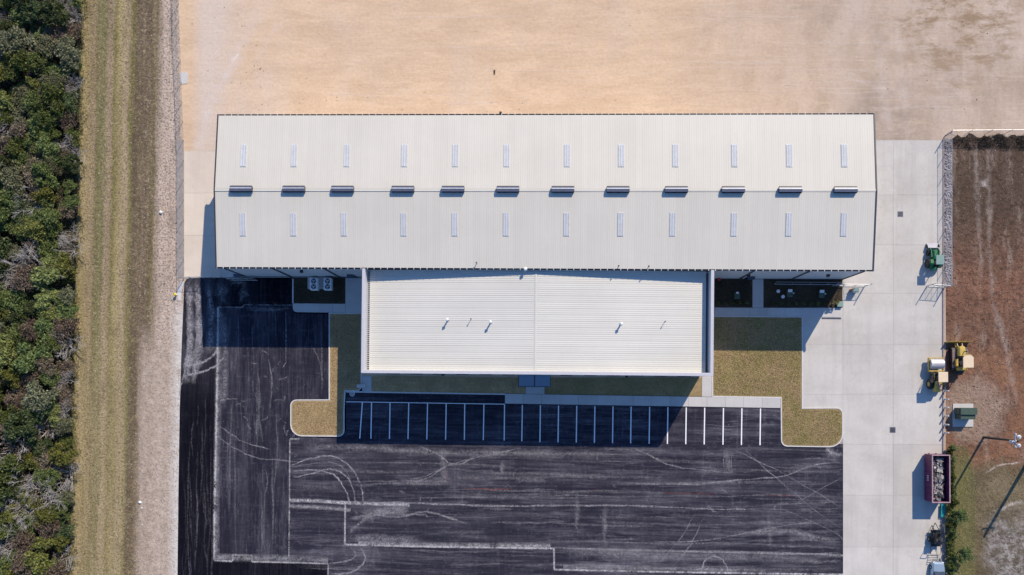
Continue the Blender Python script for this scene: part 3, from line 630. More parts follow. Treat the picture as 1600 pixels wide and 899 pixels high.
# base trim, corner trims, downspouts
b = MB(); b.box((0,-WY-.05,.09),(2*WX+.1,.05,.16)); b.box((0,WY+.05,.09),(2*WX+.1,.05,.16)); part('base_trim', b, M['trim'], ware)
for s in (-1,1):
    for e in (-1,1): part('corner_trim', MB().box((s*(WX+.03), e*(WY+.03), EZ/2-.1), (.16,.16,EZ-.2)), M['trim'], ware)
for x in (-37.74, -30.44, -23.1+1.0, 28.77, 36.31):
    if -24.5 < x < 22.9: continue
    b = MB(); b.box((x-ox, -WY-.12, EZ/2-.15), (.15, .12, EZ-.5)); b.box((x-ox, -WY-.25, .12), (.15,.3,.12)); part('downspout', b, M['trim'], ware)
for x in np.linspace(-40, 40, 12): part('downspout', MB().box((x, WY+.12, EZ/2-.15), (.15,.12,EZ-.5)), M['trim'], ware)
# wall lights and awnings on the south wall
def wall_at(px, z): return P(px, 430, z)[0]-ox
for px, z in ((471, 6.2),(1169.5,4.4),(1294,4.6)):
    b = MB(); b.extr([(-WY-.04,-.17),(-WY-.40,-.17),(-WY-.28,.17),(-WY-.04,.17)], 'x', -.2, .2); l = part('wall_light', b, M['black'], ware, (wall_at(px, z), 0, z))
for px, z in ((370, 2.5),(547, 2.5),(1174, 2.5)):
    x = wall_at(px, z)
    d = part('door', MB().box((0,-WY-.05,1.08),(1.0,.05,2.1),0,.01), M['glass'], ware, (x,0,0)); part('handle', MB().cyl((.38,-WY-.12,1.0),(.38,-WY-.12,1.2),.015), M['steel'], d)
    b = MB(); b.extr([(-WY-.04,2.45),(-WY-.5,2.40),(-WY-.5,2.46),(-WY-.04,2.58)], 'x', -.5, .5); part('door_awning', b, M['vent'], ware, (x,0,0))
for x in np.linspace(-22, 21.5, 5): part('wall_light', MB().box((x-ox, -WY-.12, EZ-.36), (.28,.16,.12),0,.02), M['black'], ware)
part('flood_light', MB().box((P(782,180,EZ)[0]-ox, HALF+.35, EZ-.05),(.32,.3,.2),0,.04), M['black'], ware)
# overhead doors on the north and east walls
for x in (-30,-12,6,24):
    d = part('overhead_door', MB().box((x, WY+.06, 2.2), (4.2,.06,4.4)), M['cap'], ware)
d = part('overhead_door', MB().box((WX+.06, 2, 2.2), (.06,4.2,4.4)), M['cap'], ware)
# ridge vents
vx = [375.5,458,534.5,629,707.5,793.5,879.5,966,1057.5,1146.5,1236,1322.5]
ztop = EZ+RISE+.55
for px in vx:
    x = P(px, 296, ztop)[0]-ox; L = 3.05
    v = part('ridge_vent', MB().extr([(-.20,-.12),(.20,-.12),(.20,.34),(-.20,.34)], 'x', -L/2+.06, L/2-.06), M['vent'], ware, (x, 0, EZ+RISE))
    part('throat_wing', MB().extr([(.24,.14),(.46,.30),(.46,.34),(.20,.19)], 'x', -L/2+.02, L/2-.02).extr([(-.24,.14),(-.20,.19),(-.46,.34),(-.46,.30)], 'x', -L/2+.02, L/2-.02), M['vent'], v)
    part('vent_cap', MB().extr([(-.34,.48),(-.32,.42),(0,.46),(.32,.42),(.34,.48),(0,.55)], 'x', -L/2, L/2), M['ventcap'], v); part('cap_flange', MB().extr([(.02,.555),(.13,.535),(.13,.565),(.02,.585)], 'x', -L/2, L/2), M['ventedge'], v)
    e = MB()
    for s in (-1,1): e.extr([(-.34,.05),(.34,.05),(.34,.44),(0,.52),(-.34,.44)], 'x', s*L/2-.015, s*L/2+.015)
    part('end_plate', e, M['vent'], v)
# skylights
def roofz(y): return EZ+RISE*(1-abs(y)/HALF)
for pxs, pyc in (([381.5,461,541,631.5,711.5,793,886,969.5,1053.5,1147.5,1233.5,1318.5], 243.5), ([379,458,537.5,629,710.5,792,885.5,968.5,1051.5,1146.5,1232.5,1317.5], 351)):
    for px in pxs:
        x, y = P(px, pyc, roofz(P(px, pyc, EZ+.5)[1]-oy)); x -= ox; y -= oy; s = 1 if y > 0 else -1; hl = 1.5; hw = .34
        # centre on a panel
        x = -LX + (math.floor((x+LX)/(pw/3))+.5)*pw/3
        zc = lambda yy: roofz(yy)
        q = lambda w, l, dz: [(x-w, y-l, zc(y-l)+dz), (x+w, y-l, zc(y-l)+dz), (x+w, y+l, zc(y+l)+dz), (x-w, y+l, zc(y+l)+dz)]
        a, c = q(hw+.06, hl+.06, .058), q(hw+.06, hl+.06, .0)
        f = MB().add(a+c, [(0,1,2,3),(0,4,5,1),(1,5,6,2),(2,6,7,3),(3,7,4,0)]); sk = part('skylight', f, M['skyf'], ware)
        a = []
        k = 7; vs = []; fs = []
        for i in range(k):
            xx = x-hw+2*hw*i/(k-1); dz = .068+(.03 if i % 3 == 0 else 0)
            vs += [(xx, y-hl, zc(y-hl)+dz), (xx, y+hl, zc(y+hl)+dz)]
            if i: fs.append((2*i-2, 2*i, 2*i+1, 2*i-1))
        part('skylight_pane', MB().add(vs, fs), M['sky'], sk)
# little pipes by the south eave
for px, py in ((745,411),(967,416),(1014,416.5)):
    x, y = P(px, py, EZ+.3); b = MB(); b.cyl((x-ox,y-oy,EZ),(x-ox,y-oy,EZ+.55),.05); b.cyl((x-ox,y-oy,EZ+.55),(x-ox-.1,y-oy,EZ+.62),.09); part('vent_pipe', b, M['black'], ware)

# ================================================================== THE OFFICE WING
SL, SR, SS, SN = -24.81, 23.00, 1.856, YS-.1; SPZ = EZ; SX, SY = (SL+SR)/2, (SS+SN)/2
off = thing('office_wing', 'lower office wing with horizontal roof ribs behind pale parapets', 'building', (SX, SY, 0))
rx = P(837, 500, 8.6)[0]-SX; hx = (SR-SL)/2; hy = (SN-SS)/2
RZ, GZ = 8.62, 7.78
b = MB()
for s in (-1,1):
    pr = ribwall(-hy, hy, 0, 0); n = len(pr)
    b.add([(s*(hx+d-.05), y, 0) for y, d in pr]+[(s*(hx+d-.05), y, SPZ-.06) for y, d in pr], [(i, i+1, n+i+1, n+i) for i in range(n-1)])
part('side_wall', b, M['wall'], off)
pr = ribwall(-hx, hx, 0, 0); n = len(pr)
part('front_wall', MB().add([(x, -hy-d+.05, 0) for x, d in pr]+[(x, -hy-d+.05, SPZ-.06) for x, d in pr], [(i, i+1, n+i+1, n+i) for i in range(n-1)]), M['wall'], off)
# parapet backs and caps
CW = .36
for s in (-1,1):
    part('parapet_back', MB().box((s*(hx-CW+.03), 0, (SPZ+GZ)/2-.3), (.05, 2*hy, SPZ-GZ+.5)), M['wall'], off)
    part('parapet_cap', MB().box((s*(hx-CW/2+.03), .0, SPZ-.02), (CW+.06, 2*hy-.01, .09), 0, .02), M['cap'], off)
    g = part('gutter', MB().box((s*(hx-CW-.22), .05, GZ-.07), (.22, 2*hy-.5, .10)), M['trim'], off)
part('parapet_back', MB().box((0, -hy+CW-.02, (SPZ+GZ)/2-.3), (2*hx-2*CW, .05, SPZ-GZ+.5)), M['wall'], off)
part('parapet_cap', MB().box((0, -hy+CW/2-.05, SPZ-.015), (2*hx+.06, CW+.06, .09), 0, .02), M['cap'], off)
n_p = 16; y0 = -hy+CW+.03; pwid = (2*hy-CW-.03)/n_p
for s, L in ((-1, rx-(-hx)-CW-.36), (1, hx-rx-CW-.36)):
    me = rib_panel(pwid-.012, L, RZ-GZ, 3, .018).mesh('roof_panel', M['roof2'])
    for i in range(n_p):
        # panel local +y points down-slope ; rotate so that +y -> s*x
        if s == 1: link('roof_panel', me, off, (rx, y0+(i+1)*pwid, RZ+rp.uniform(-.004,.004)), -math.pi/2)
        else: link('roof_panel', me, off, (rx, y0+i*pwid, RZ+rp.uniform(-.004,.004)), math.pi/2)
b = MB(); 
for s in (-1,1): b.add([(rx,-hy+CW+.03,RZ+.045),(rx,hy,RZ+.045),(rx+s*.16,hy,RZ+.03),(rx+s*.16,-hy+CW+.03,RZ+.03)], [(0,1,2,3)])
part('ridge_cap', b, M['roof2'], off)
part('roof_lining', MB().add([(-hx+CW,-hy+CW,GZ-.12),(rx,-hy+CW,RZ-.05),(rx,hy,RZ-.05),(-hx+CW,hy,GZ-.12),(hx-CW,-hy+CW,GZ-.12),(hx-CW,hy,GZ-.12)], [(0,1,2,3),(1,4,5,2)]), M['wall'], off)
b = MB()
for i in range(n_p*3+1): b.box((-hx+CW+.24, y0+i*pwid/3, GZ-.01), (.30,.06,.03))
part('gutter_straps', b, M['strap'], off, kind='stuff')
def zoff(x): return RZ-(RZ-GZ)*(abs(x-rx)/(hx-CW))
for px, py, r_, hgt in ((698.8,499.5,.17,.95),(766.5,503.5,.17,1.0),(971,506,.18,.9),(735.5,498,.06,.75),(1040.5,502,.06,.75),(821,421,.2,.9)):
    x, y = P(px, py, RZ+.4); x -= SX; y -= SY; z = zoff(x)
    b = MB(); b.cyl((x,y,z-.1),(x,y,z+hgt),r_*.6,n=10); vp = part('vent_pipe', b, M['steel'] if r_ > .1 else M['black'], off)
    part('vent_cap', MB().cyl((x,y,z+hgt-.04),(x,y,z+hgt+.16),r_*1.25,r_*.7,n=12), M['white'] if r_ > .1 else M['black'], vp)
    part('flashing', MB().cyl((x,y,z+.0),(x,y,z+.12),r_*1.3,r_*.65,n=12), M['steel'], vp)
# front door, awning and windows
x0 = P(811,590,3)[0]-SX; x1 = P(859.5,590,3)[0]-SX; 
part('entrance_door', MB().box(((x0+x1)/2, -hy-.02, 1.15),(2.0,.06,2.3)), M['glass'], off)
for a, c in ((x0, (x0+x1)/2-.09), ((x0+x1)/2+.09, x1)):
    aw = part('entrance_awning', MB().box(((a+c)/2, -hy-.86, 2.95),(c-a,1.66,.10),0,.02), M['blue'], off)
    k = int((c-a)/.4)
    for i in range(1, k): part('seam', MB().box((a+(c-a)*i/k, -hy-.86, 3.02),(.05,1.6,.05)), M['blue'], aw)
b = MB(); b.box((x0-.06,-hy-.86,2.95),(.08,1.74,.2)); b.box((x1+.06,-hy-.86,2.95),(.08,1.74,.2)); b.box(((x0+x1)/2,-hy-.86,2.95),(.14,1.72,.22)); b.box(((x0+x1)/2,-hy-1.73,2.95),(x1-x0+.2,.07,.22)); part('awning_frame', b, M['vent'], off)
for x in list(np.arange(-21, x0-1.5, 3.4))+list(np.arange(x1+2.4, 22, 3.4)):
    w = part('window', MB().box((x,-hy-.02,1.7),(1.7,.08,1.4)), M['trim'], off); part('pane', MB().box((x,-hy-.05,1.7),(1.55,.05,1.25)), M['glass'], w)
for px in (696, 976): part('wall_light', MB().box((P(px,586,6)[0]-SX,-hy-.18,SPZ-.5),(.35,.36,.2),0,.03), M['black'], off)
part('downspout', MB().box((hx+.06, hy-1.0, SPZ/2-.3),(.12,.12,SPZ-1)), M['trim'], off); part('downspout', MB().box((-hx-.06, hy-1.0, SPZ/2-.3),(.12,.12,SPZ-1)), M['trim'], off)

# ================================================================== FENCES AND GATES
def fence(name, label, pts, h, step=2.9, mesh=True, cat='fence', group=None, r=.03, ztop=None):
    root = thing(name, label, cat, (*pts[0], 0), 0, group); o = Vector(pts[0]); rail = MB(); posts = []
    mp = MB().cyl((0,0,0),(0,0,h+.05),r*1.3,n=6).mesh('post', M['steel'])
    for i in range(len(pts)-1):
        a, c = Vector(pts[i])-o, Vector(pts[i+1])-o; L = (c-a).length; n = max(1, round(L/step))
        for k in range(n + (1 if i == len(pts)-2 else 0)):
            p = a+(c-a)*k/n; link('post', mp, root, (p.x, p.y, 0))
        for k in range(n):
            p, q = a+(c-a)*k/n, a+(c-a)*(k+1)/n
            if mesh: part('wire_panel', MB().add([(p.x,p.y,.03),(q.x,q.y,.03),(q.x,q.y,h),(p.x,p.y,h)], [(0,1,2,3)]), M['link'], root)
        rail.cyl((a.x,a.y,h),(c.x,c.y,h),r,n=6)
    part('top_rail', rail, M['steel'], root)
    return root
fence('chain_link_fence', 'chain-link fence between the mowed field and the graded sand', PP([(277,-90),(279,-20),(281,60),(284,130),(287,220),(287.5,436)]), 1.8)
fence('chain_link_fence', 'chain-link fence on the kerb east of the concrete drive, above the gate line', PP([(1477,211.5),(1477,330),(1476.5,447)]), 1.8)
fence('chain_link_fence', 'chain-link fence along the north edge of the reddish dirt yard', PP([(1478,210.5),(1600,209.5),(1720,209)]), 1.8)
cp = thing('corner_post', 'tall braced fence post at the corner above the concrete drive', 'post', (*P(1475.5,214), 0))
part('post', MB().cyl((0,0,0),(0,0,2.2),.06), M['dsteel'], cp); part('brace', MB().cyl((0,0,1.5),(1.6,0,.1),.03,n=6), M['dsteel'], cp)
fence('chain_link_fence', 'short chain-link run from the west fence toward the warehouse corner', PP([(288,436),(318,435.3),(352,435)]), 1.8, 1.9)
def gate(name, label, pa, pb, h, braces=True, group=None):
    a, c = Vector(P(*pa)), Vector(P(*pb)); root = thing(name, label, 'gate', (a.x, a.y, 0)); d = c-a
    fr = MB(); fr.cyl((0,0,.15),(d.x,d.y,.15),.035,n=6); fr.cyl((0,0,h),(d.x,d.y,h),.035,n=6); n = 3
    for k in range(n+1): p = d*k/n; fr.cyl((p.x,p.y,.15),(p.x,p.y,h),.03,n=6)
    part('gate_frame', fr, M['steel'], root)
    part('wire_panel', MB().add([(0,0,.15),(d.x,d.y,.15),(d.x,d.y,h),(0,0,h)], [(0,1,2,3)]), M['link'], root)
    if braces:
        b = MB()
        for k in range(n): p, q = d*k/n, d*(k+1)/n; b.cyl((p.x,p.y,.15),(q.x,q.y,h),.012,n=4)
        part('brace_rod', b, M['steel'], root)
    return root
gate('sliding_gate', 'wire gate leaf drawn back beside the shaded south-west corner of the warehouse', (361,438), (403,438.6), 1.8)
gate('sliding_gate', 'wire gate leaf standing on the concrete off the south-east corner of the warehouse', (1300,447), (1350,447.5), 1.9)
tr = thing('gate_track', 'long pale track rail laid across the dark planting bed near the wall', 'rail', (*P(1209,445), 0)); e = Vector(P(1318,446))-Vector(P(1209,445))
part('rail', MB().beam((0,0,.5),(e.x,e.y,.5),.08), M['steel'], tr); part('rail', MB().beam((0,.25,1.0),(e.x,e.y+.25,1.0),.05), M['steel'], tr)
for k in range(5): p = e*k/4; part('post', MB().cyl((p.x,p.y,0),(p.x,p.y+.1,1.0),.03,n=6), M['steel'], tr)
for (px, py), lb in (((1448,447),'west of the pair of tall gate posts on the concrete drive'),((1475.5,449.5),'east of the pair of tall gate posts, standing on the kerb'),((1351,447.5),'tall gate post at the free end of the wire gate by the planting bed')):
    t = thing('gate_post', lb, 'post', (*P(px,py), 0), 0); part('post', MB().cyl((0,0,0),(0,0,2.45),.055), M['steel'], t); part('post_cap', MB().cyl((0,0,2.45),(0,0,2.52),.075,.02), M['steel'], t)
gate('gate_stub', 'short wire gate panel between two tall posts at the east kerb', (1449,447.3), (1474.5,449.2), 1.85)
t = thing('gate_operator', 'grey gate motor cabinet with a red marking beside the south-east gate', 'cabinet', (*P(1333,455), 0))
part('cabinet', MB().box((0,0,.5),(.75,.6,1.0),0,.04), M['steel'], t); part('red_marker', MB().box((-.5,.15,.35),(.14,.14,.7),0,.02), M['redp'], t); part('lid', MB().box((0,0,1.02),(.8,.65,.06)), M['canopy_grey'], t)
t = thing('yellow_marker', 'yellow-capped valve marker at the foot of the west fence corner', 'marker', (*P(276,461), 0)); part('post', MB().cyl((0,0,0),(0,0,.5),.12), M['white'], t); part('cap', MB().cyl((0,0,.5),(0,0,.66),.24,.12,n=10), M['yel2'], t)
struct('concrete_patch', MB().prism(PP([(281,115),(291,112),(294,118),(293,131),(283,132)]), .004, .05), M['walk'])
t = struct('spillway', MB().prism(PP([(277,455),(283,440),(288,440),(284,456),(283,470),(278,470)]), .004, .06), M['kerb'])
# bollards guarding the transformer
bp = None
for i, y in enumerate((611,624,637,650,663.5,676)):
    lb = ('northernmost', 'second from the north', 'third from the north', 'third from the south', 'second from the south', 'southernmost')[i] + ' of the six concrete bollards in the row beside the green transformer'
    if bp is None:
        bp = thing('bollard', lb, 'bollard', (*P(1475.6,y), 0), 0, 'bollards beside the transformer')
        part('post', MB().cyl((0,0,0),(0,0,1.1),.11,n=10), M['kerb'], bp); part('dome', MB().blob((0,0,1.1),(.11,.11,.07),1,10,5,0), M['kerb'], bp)
    else: copy_tree(bp, (*P(1475.6,y), 0), 0, lb)

# ================================================================== SITE OBJECTS
# condensers
for px, lb in ((493,'western of the two white air-conditioning condensers in the shaded bed'),(514.5,'eastern of the two white air-conditioning condensers in the shaded bed')):
    x, y = P(px+.5, 445.5); t = thing('condenser', lb, 'air conditioner', (x, y, .07), 0, 'condensers by the south wall')
    part('cabinet', MB().box((0,0,.55),(1.15,1.75,.95),0,.03), M['white'], t)
    for s in (-1,1):
        f = part('fan', MB().cyl((0,s*.42,1.03),(0,s*.42,1.06),.36,n=16), M['vent'], t)
        g = MB()
        for k in range(3): a = k*2.09+.4; g.beam((0,s*.42,1.075),(.3*math.cos(a),s*.42+.3*math.sin(a),1.085),.14,.015)
        part('fan_blade', g, M['cap'], f); part('guard', MB().cyl((0,s*.42,1.04),(0,s*.42,1.10),.38,n=16,cap=False), M['steel'], f)
pad = struct('equipment_pad', MB().prism(PP([(481,431.5),(516.5,431.5),(516.5,452),(481,452)]), .02, .12), M['walk'])
# drains
for (x_, y_), lb in (((1406.5,335),'square drain grate in the concrete drive, north of the green loader'),((1394.5,672),'square drain grate in the concrete drive, level with the parking stalls')):
    t = thing('drain_grate', lb, 'drain', (*P(x_,y_), .042)); part('frame', ring_prism([(-.42,-.42),(.42,-.42),(.42,.42),(-.42,.42)], .08, 0, .012), M['dsteel'], t)
    part('pit', MB().sheet([(-.34,-.34),(.34,-.34),(.34,.34),(-.34,.34)], .003), M['black'], t)
    b = MB()
    for k in range(6): b.box((-.28+k*.112,0,.007),(.035,.68,.006))
    part('bars', b, M['dsteel'], t)
t = thing('manhole_cover', 'round grey manhole cover in the shaded asphalt by the west kerb', 'manhole', (*P(550.5,615.5), .052)); part('ring', MB().cyl((0,0,0),(0,0,.012),.42,n=20), M['walk'], t); part('lid', MB().cyl((0,0,.012),(0,0,.018),.33,n=20), M['gravel'], t)
t = thing('bench', 'pale blue-grey concrete bench at the foot of the west front walk', 'bench', (*P(566,603.5), .13)); part('seat', MB().box((0,0,.44),(1.35,.5,.09),0,.02), M['walk'], t); part('leg', MB().box((-.5,0,.2),(.14,.42,.4)), M['walk'], t); part('leg', MB().box((.5,0,.2),(.14,.42,.4)), M['walk'], t)
# bed fittings
for (x_, y_), lb in (((1215.5,455.5),'round pale access lid, the upper of the pair in the east planting bed'),((1223,464),'round pale access lid, the lower of the pair in the east planting bed')):
    t = thing('access_lid', lb, 'lid', (*P(x_,y_), .07), 0, 'round lids in the east bed'); part('collar', MB().cyl((0,0,0),(0,0,.12),.27,n=14), M['kerb'], t); part('lid', MB().cyl((0,0,.12),(0,0,.15),.22,n=14), M['white'], t)
for (x_, y_), lb in (((1232.5,458),'green utility box with a white lid, west one in the large east bed'),((1282,459),'green utility box with a white lid, east one in the large east bed'),((1150.5,461),'green utility box with a small white cap in the narrow bed')):
    t = thing('utility_box', lb, 'utility box', (*P(x_,y_), .07), 0, 'green utility boxes in the beds'); part('base', MB().box((0,-.15,.25),(.8,1.0,.5),0,.05), M['tgreen'], t); part('cap', MB().box((0,.25,.56),(.62 if x_ > 1200 else .35,.42 if x_ > 1200 else .25,.14),0,.03), M['white'], t)
    if x_ > 1200: part('vent_stub', MB().cyl((.5,-.1,0),(.5,-.1,.6),.09), M['white'], t)
t = thing('fire_valve', 'red fire valve standing against the warehouse wall by the office', 'valve', (*P(1121.5,438), .07)); part('stem', MB().cyl((0,0,0),(0,0,.75),.09), M['redp'], t); part('wheel', MB().cyl((0,0,.78),(0,0,.84),.24,n=14), M['redp'], t); part('outlet', MB().cyl((0,0,.5),(.25,0,.5),.06), M['redp'], t)
t = thing('meter_box', 'teal meter box in the corner of the east planting bed', 'utility box', (*P(1311,476), .07)); part('body', MB().box((0,0,.2),(.8,.75,.4),0,.04), plain('faded_teal', (.12,.30,.27), .6), t); part('lid', MB().box((0,0,.42),(.86,.8,.05),0,.02), M['canopy_grey'], t)
t = thing('stake', 'small dark stake lying alone on the graded sand', 'stake', (*P(773,113.5), 0)); part('shaft', MB().beam((-.02,-.25,.08),(.03,.3,.15),.13,.14), M['clod'], t); part('head', MB().box((-.04,.26,.12),(.22,.15,.18),0,.03), M['clod'], t)
# transformer
b = MB(); b.prism(PP([(1488.3,631),(1520,631),(1520,667),(1488.3,667)]), .01, .13); struct('transformer_pad', b, M['walk'])
t = thing('transformer', 'dark green electrical transformer cabinet on a concrete pad', 'transformer', (*P(1502.5,646), .13))
part('cabinet', MB().box((0,.35,.85),(2.25,.9,1.7),0,.04), M['tgreen'], t); part('terminal_box', MB().box((.0,-.48,.78),(2.1,.70,1.5),0,.04), M['tgreen'], t); part('lid', MB().box((0,.35,1.73),(2.35,1.0,.07),0,.02), M['tgreen'], t); 
part('cooling_fins', MB().add([], []).box((1.2,.35,.9),(.12,.7,1.2)).box((-1.18,.35,.9),(.08,.7,1.2)), M['tgreen'], t)

# --- dumpster
def dumpster():
    hgt = 2.35; x0, y0 = P(1442.5, 745)
    W_, L_ = 2.45, 6.75; t = thing('dumpster', 'open maroon roll-off dumpster full of scrap beside the hedge', 'dumpster', (x0+W_/2+.05, y0, .04), math.radians(.6))
    fl = .25
    part('floor', MB().box((0,0,fl),(W_,L_,.12)), M['maroon'], t)
    for s in (-1,1):
        sd_ = part('side_panel', MB().box((s*(W_/2-.03),0,(hgt+fl)/2),(.05,L_,hgt-fl)), M['maroon'], t)
        for k in range(9): part('rib', MB().box((s*(W_/2+.04),-L_/2+.25+k*(L_-.5)/8,(hgt+fl)/2),(.10,.12,hgt-fl-.1)), M['maroon'], sd_)
        part('end_panel', MB().box((0,s*(L_/2-.03),(hgt+fl)/2),(W_,.05,hgt-fl)), M['maroon'], t)
        part('wheel', MB().cyl((-.9,s*2.8,.16),(-.7,s*2.8,.16),.16,n=10).cyl((.7,s*2.8,.16),(.9,s*2.8,.16),.16,n=10), M['black'], t)
        part('skid_rail', MB().box((s*.5,0,.12),(.1,L_+.2,.16)), M['black'], t)
    part('rim', ring_prism([(-W_/2-.06,-L_/2-.06),(W_/2+.06,-L_/2-.06),(W_/2+.06,L_/2+.06),(-W_/2-.06,L_/2+.06)], .14, hgt, hgt+.1), M['pinkrim'], t)
    # pale painted mark on the west side
    b = MB(); x = -W_/2-.10
    for k, (dy, dz) in enumerate(((.34,.0),(.17,.0),(0,0),(-.17,0),(-.34,0))): b.box((x,dy,1.35+(0.1 if k % 2 else 0)),(.02,.09,.55 if k % 2 == 0 else .3))
    part('painted_mark', b, M['cap'], t)
    q = random.Random(9); mats = {}
    for nm, cc in (('pale_scrap', (.42,.38,.35)), ('grey_scrap', (.17,.165,.18)), ('dark_scrap', (.05,.05,.06)), ('pink_scrap', (.45,.30,.26))): mats[nm] = plain(nm, cc, .7, var=.4, scale=5)
    bs = {k: MB() for k in mats}
    for i in range(230):
        x = q.uniform(-W_/2+.28, W_/2-.55); y = q.uniform(-L_/2+.25, L_/2-.45); z = 1.15+.55*math.exp(-((x/.9)**2))+q.uniform(-.15,.25)
        nm = 'dark_scrap' if y < -2.2 and x > -.2 and q.random() < .8 else q.choice(['pale_scrap','pale_scrap','pale_scrap','grey_scrap','dark_scrap','pink_scrap' if y < -1.5 else 'grey_scrap'])
        if q.random() < .5: bs[nm].box((x,y,z),(q.uniform(.1,.6),q.uniform(.1,.6),q.uniform(.03,.25)),q.uniform(0,3.1))
        else:
            a = q.uniform(0,3.1); l = q.uniform(.3,.8); bs[nm].beam((x,y,z),(x+l*math.cos(a)*.6,y+l*math.sin(a),z+q.uniform(-.1,.35)),.06,.05)
    bs['pale_scrap'].blob((-.1,1.9,1.35),(.7,.8,.5),4,9,6,.3).blob((-.35,-1.2,1.3),(.45,1.3,.5),6,9,6,.3)
    bs['dark_scrap'].box((0,0,.8),(W_-.15,L_-.15,.6))
    for nm, mb in bs.items(): o = part(nm, mb, mats[nm], None, (t.location.x, t.location.y, .04)); o['kind'] = 'stuff'; o['label'] = {'pale_scrap':'pale torn scrap and crumpled sheet heaped in the dumpster','grey_scrap':'grey scrap pieces mixed through the dumpster load','dark_scrap':'dark rubbish filling the bottom of the dumpster','pink_scrap':'pinkish board offcuts at the south end of the dumpster'}[nm]
    for (x, y, r_) in ((-.62,1.55,.36),(.18,1.9,.2)):
        o = thing('scrap_hoop', 'large dark hoop on top of the dumpster load' if r_ > .3 else 'small dark hoop on top of the dumpster load', 'hoop', (t.location.x+x, t.location.y+y, 1.95))
        b = MB(); n = 14
        for k in range(n): a, c = 2*math.pi*k/n, 2*math.pi*(k+1)/n; b.cyl((r_*math.cos(a),r_*math.sin(a),0),(r_*math.cos(c),r_*math.sin(c),0),.05,n=5)
        part('ring', b, M['black'], o); part('hub', MB().cyl((0,0,-.05),(0,0,.03),r_*.45,n=10), M['cap'], o)
dumpster()
t = thing('trough', 'teal plastic trough lying along the kerb below the dumpster', 'trough', (*P(1471,797), .15), math.radians(-2))
b = MB(); b.loft([[(-.16,y,.0),(.16,y,.0),(.22,y,.26),(-.22,y,.26)] for y in (-.85,.85)]); part('tub', b, M['teal'], t); part('rim', ring_prism([(-.26,-.95),(.26,-.95),(.26,.95),(-.26,.95)], .07, .26, .30), M['teal'], t)

# --- wheels helper
def wheel(parent, x, y, r_, w, hubmat, name='wheel'):
    t = MB().cyl((x-w/2+.03,y,r_),(x+w/2-.03,y,r_),r_,n=18); t.cyl((x-w/2,y,r_),(x-w/2+.03,y,r_),r_*.9,r_,n=18); t.cyl((x+w/2-.03,y,r_),(x+w/2,y,r_),r_,r_*.9,n=18)
    for k in range(18): a = 2*math.pi*k/18; t.box((x, y+(r_+.01)*math.cos(a), r_+(r_+.01)*math.sin(a)), (w*.9,.06,.06))
    wh = part(name, t, M['rubber'], parent)
    part('rim', MB().cyl((x-w/2-.012,y,r_),(x+w/2+.012,y,r_),r_*.52,n=12), hubmat, wh); return wh
# --- green loader tractor (facing north)
t = thing('tractor', 'green compact tractor with a raised-edge front bucket and grey canopy', 'tractor', (*P(1455.5,404), .04))
b = MB(); secs = []
for y, w, z0, z1 in ((1.05,.26,.55,1.02),(.9,.32,.5,1.2),(.1,.36,.5,1.3),(-.35,.38,.5,1.28)): secs.append([(-w,y,z0),(w,y,z0),(w,y,z1-.12),(w*.6,y,z1),(-w*.6,y,z1),(-w,y,z1-.12)])
b.loft(secs); part('hood', b, M['green'], t); part('chassis', MB().box((0,-.2,.5),(.6,2.7,.35),0,.04), M['black'], t)
for s in (-1,1):
    wheel(t, s*.82, -.85, .62, .42, M['black']); wheel(t, s*.70, .75, .38, .28, M['black'])
    part('fender', MB().extr([(-1.45,.95),(-1.35,1.2),(-.9,1.36),(-.4,1.28),(-.35,1.22),(-.9,1.28),(-1.3,1.12),(-1.4,.95)], 'x', s*.62-.2, s*.62+.24), M['green'], t)
    part('loader_arm', MB().beam((s*.55,.0,1.1),(s*.55,1.0,.95),.12,.16).beam((s*.55,1.0,.95),(s*.55,1.5,.4),.12,.16), M['green'], t)
part('seat', MB().box((0,-.75,1.05),(.5,.45,.12),0,.04).box((0,-1.0,1.3),(.5,.1,.45),0,.04), M['black'], t)
part('steering_wheel', MB().cyl((0,-.28,1.45),(0,-.31,1.49),.2,n=12), M['black'], t)
for s in (-1,1): part('roll_bar', MB().beam((s*.5,-1.2,.8),(s*.5,-1.2,2.28),.08), M['black'], t)
part('canopy', MB().box((0,-.62,2.33),(1.15,1.35,.08),0,.03), M['canopy_grey'], t)
b = MB(); b.extr([(1.45,.12),(2.15,.10),(2.2,.16),(1.55,.20),(1.50,.62),(1.42,.62)], 'x', -.82, .82); bu = part('bucket', b, M['cap'], t)
for s in (-1,1): part('bucket_cheek', MB().extr([(1.45,.12),(2.15,.12),(1.75,.55),(1.45,.66)], 'x', s*.84-.02, s*.84+.02), M['black'], bu)
part('ballast_box', MB().box((-.1,-1.62,.7),(.85,.4,.45),0,.04), M['green'], t)
part('exhaust', MB().cyl((.25,.7,1.1),(.25,.7,1.75),.04), M['black'], t)

